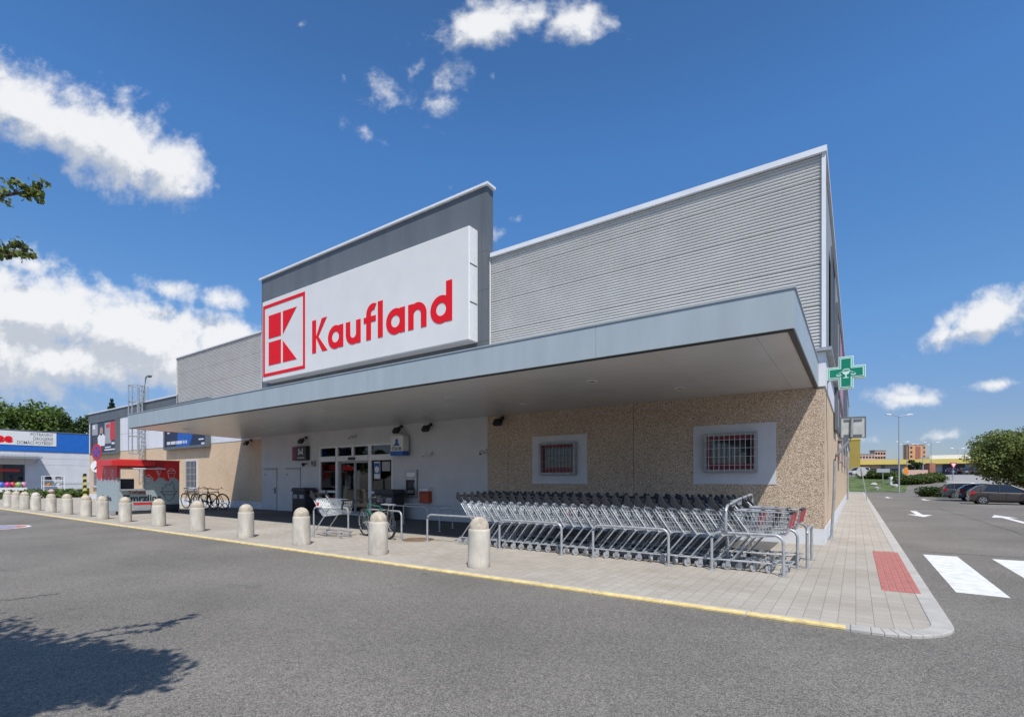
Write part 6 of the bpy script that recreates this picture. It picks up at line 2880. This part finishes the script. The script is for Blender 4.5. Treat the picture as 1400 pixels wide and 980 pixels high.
block('apartment_block', 1243, 1266, 330, 608, M['orange_block'], 'orange high rise block with dark red bay above the shop roof', 4, (.38, .66))
block('apartment_block', 1166, 1196, 340, 621, M['pink_block'], 'long pale pink housing block far behind the yellow tower', 7)
block('apartment_block', 1196, 1211, 350, 616, M['pink_block'], 'taller pale pink housing block right of the long one', 4)

# ================================================================== STREET LAMPS AND SMALL SIGNS


def street_lamp(pos, h, arm, label, rz=0.0, thick=.09):
    r = empty('street_lamp', pos, rz, label, 'street lamp', 'double street lamps')
    mb = MB()
    mb.tube([(0, 0, 0), (0, 0, h * .45)], thick, 8)
    mb.tube([(0, 0, h * .45), (0, 0, h - .5)], thick * .7, 8)
    mb.build('pole', M['galv'], r, smooth=40)
    for s in (-1, 1):
        mb = MB()
        mb.tube([(0, 0, h - .5), (s * .12, 0, h - .15), (s * arm * .55, 0, h), (s * arm, 0, h + .05)], thick * .45, 6)
        mb.build('arm', M['galv'], r, smooth=40)
        mb = MB()
        mb.prism([(s * arm * .75, h - .02), (s * arm * 1.3, h + .04), (s * arm * 1.28, h + .16), (s * arm * .9, h + .16)] if s > 0 else [(s * arm * .75, h - .02), (s * arm * .9, h + .16), (s * arm * 1.28, h + .16), (s * arm * 1.3, h + .04)], -.14, .14)
        mb.build('lamp_head', M['white_metal'], r, bevel=.03)


street_lamp((4.35, 77.0, ZR), 9.45, 1.25, 'tall double armed street lamp at the edge of the grass bank', YAW)
for (px, D, yt, lab) in ((1240, 108, 608, 'double street lamp just right of the tall near lamp'), (1262, 112, 608, 'double street lamp before the orange high rise block'),
                         (1273, 104, 605, 'double street lamp right of the orange high rise block'), (1309, 118, 613, 'double street lamp before the navy shop front'), (1234, 130, 604, 'thin street lamp behind the tall near lamp')):
    g = gp(px, D)
    street_lamp(g, EYE + (HOR - yt) * D / FPX - g[2], 1.3, lab, YAW, .10)

# bent pole with the back of a traffic sign, at the corner
r = empty('bent_sign_post', (-0.5, 15.77, 0), label='grey kinked post with the back of a square traffic sign beside the side wall', cat='road sign')
mb = MB()
mb.tube([(-.04, 0, 0), (.02, 0, 1.1), (.04, 0, 2.1), (.075, 0, 2.24), (.36, 0, 2.60), (.405, 0, 2.70), (.42, 0, 3.2)], .034, 9)
mb.build('post', M['galv_dull'], r, smooth=50)
mb = MB()
mb.lathe([(.09, 0), (.09, .015), (.05, .03), (.036, .10)], (-.04, 0, 0), 12)
mb.build('base', M['galv_dull'], r)
mb = MB()
A = Matrix.Translation((.44, .045, 2.95)) @ Euler((R(0), 0, R(12))).to_matrix().to_4x4()
mb.box(-.28, .28, 0, .02, -.27, .28, A)
sb = mb.build('sign_plate', M['sign_back'], r, bevel=.008)
mb = MB()
for (a, b, c, d) in ((-.285, .285, .262, .285), (-.285, .285, -.275, -.252), (-.285, -.262, -.252, .262), (.262, .285, -.252, .262)):
    mb.box(a, b, -.012, -.0005, c, d, A)
mb.build('rim', M['dark_panel'], sb)
for z in (-.2, .2):
    mb = MB()
    mb.box(-.2, .2, -.02, -.001, z - .022, z + .022, A)
    mb.build('clamp', M['dark_panel'], sb)

# round sign seen from behind on a leaning post
r = empty('leaning_sign_post', (0.72, 47.0, 0), label='leaning thin post with the back of a round sign at the pavement edge', cat='road sign')
mb = MB()
mb.tube([(0, 0, 0), (-.38, 0, 2.45)], .035, 7)
mb.build('post', M['galv'], r)
mb = MB()
A = Matrix.Translation((-.34, .04, 2.2)) @ Euler((R(-90), 0, R(20))).to_matrix().to_4x4()
mb.lathe([(.36, 0), (.36, .02), (0.01, .02)], (0, 0, 0), 24, A)
mb.build('sign_disc', M['sign_back'], r)


def small_post_sign(name, px, D, h, label, cat, draw):
    g = gp(px, D)
    r = empty(name, g, YAW, label, cat)
    mb = MB()
    mb.tube([(0, 0, 0), (0, 0, h)], .05, 6)
    mb.build('post', M['galv'], r)
    draw(r, h)


def d_board(r, h):
    mb = MB()
    mb.box(-.9, .9, -.08, -.051, h - .5, h)
    mb.build('board', M['galv'], r)


def d_orange(r, h):
    mb = MB()
    mb.prism([(-.28, h - .9), (.28, h - .9), (.32, h - .55), (.2, h - .4), (.32, h - .3), (.12, h), (-.12, h), (-.32, h - .3), (-.2, h - .4), (-.32, h - .55)], -.1, -.051)
    mb.build('orange_board', M['orange_vivid'], r)


def d_tri(r, h):
    mb = MB()
    mb.prism([(-.5, h), (0, h - .85), (.5, h)], -.08, -.051)
    o = mb.build('triangle', M['red_print'], r)
    mb = MB()
    mb.prism([(-.3, h - .12), (0, h - .62), (.3, h - .12)], -.09, -.081)
    mb.build('white_field', M['white_print'], o)


def d_cap(r, h):
    mb = MB()
    mb.box(-.16, .16, -.16, .16, 0, h)
    mb.build('pillar_box', M['white_metal'], r)


M['orange_vivid'] = mat('orange_sign', (0.80, 0.27, 0.02), 0.5)
small_post_sign('direction_board', 1207, 68, 2.0, 'small grey back of a direction board on the grass bank', 'sign', d_board)
small_post_sign('orange_sign', 1238, 68.5, 1.9, 'orange figure shaped sign right of the tall street lamp', 'sign', d_orange)
small_post_sign('yield_sign', 1303, 66, 2.4, 'red and white give way triangle before the concrete ramp', 'road sign', d_tri)
small_post_sign('white_pillar', 1218, 66.5, 1.1, 'short white pillar on the grass bank left of the tall street lamp', 'pillar', d_cap)
# brick pillar and wall beside the ramp
g = gp(1272, 78)
r = empty('brick_wall', g, YAW, 'low brick wall ending in a brick pillar above the hedge', 'wall')
mb = MB()
mb.box(-.45, .45, -.4, .4, -1, 2.0)
mb.build('pillar', M['brick'], r)
mb = MB()
mb.box(-4.5, -.452, -.15, .15, -1, .95)
mb.build('wall', M['pink_block'], r)
# stones on the bank
for i, (px, D) in enumerate(((1199, 63.8), (1224, 64.6), (1195, 67))):
    g = gp(px, D)
    random.seed(80 + i)
    mb = MB()
    mb.lathe([(.3, -.05), (.4, .1), (.34, .26), (.16, .36), (.01, .37)], (0, 0, 0), 9)
    mb.v = [(v[0] * random.uniform(.8, 1.2), v[1] * random.uniform(.8, 1.2), v[2] * random.uniform(.85, 1.15)) for v in mb.v]
    o = mb.build('boulder', M['kerb'], None, smooth=40, loc=g)
    tag(o, ['pale boulder at the foot of the grass bank, leftmost of two', 'pale boulder right beside the tall street lamp foot', 'pale boulder higher on the grass bank'][i], 'boulder', 'boulders on the grass bank')
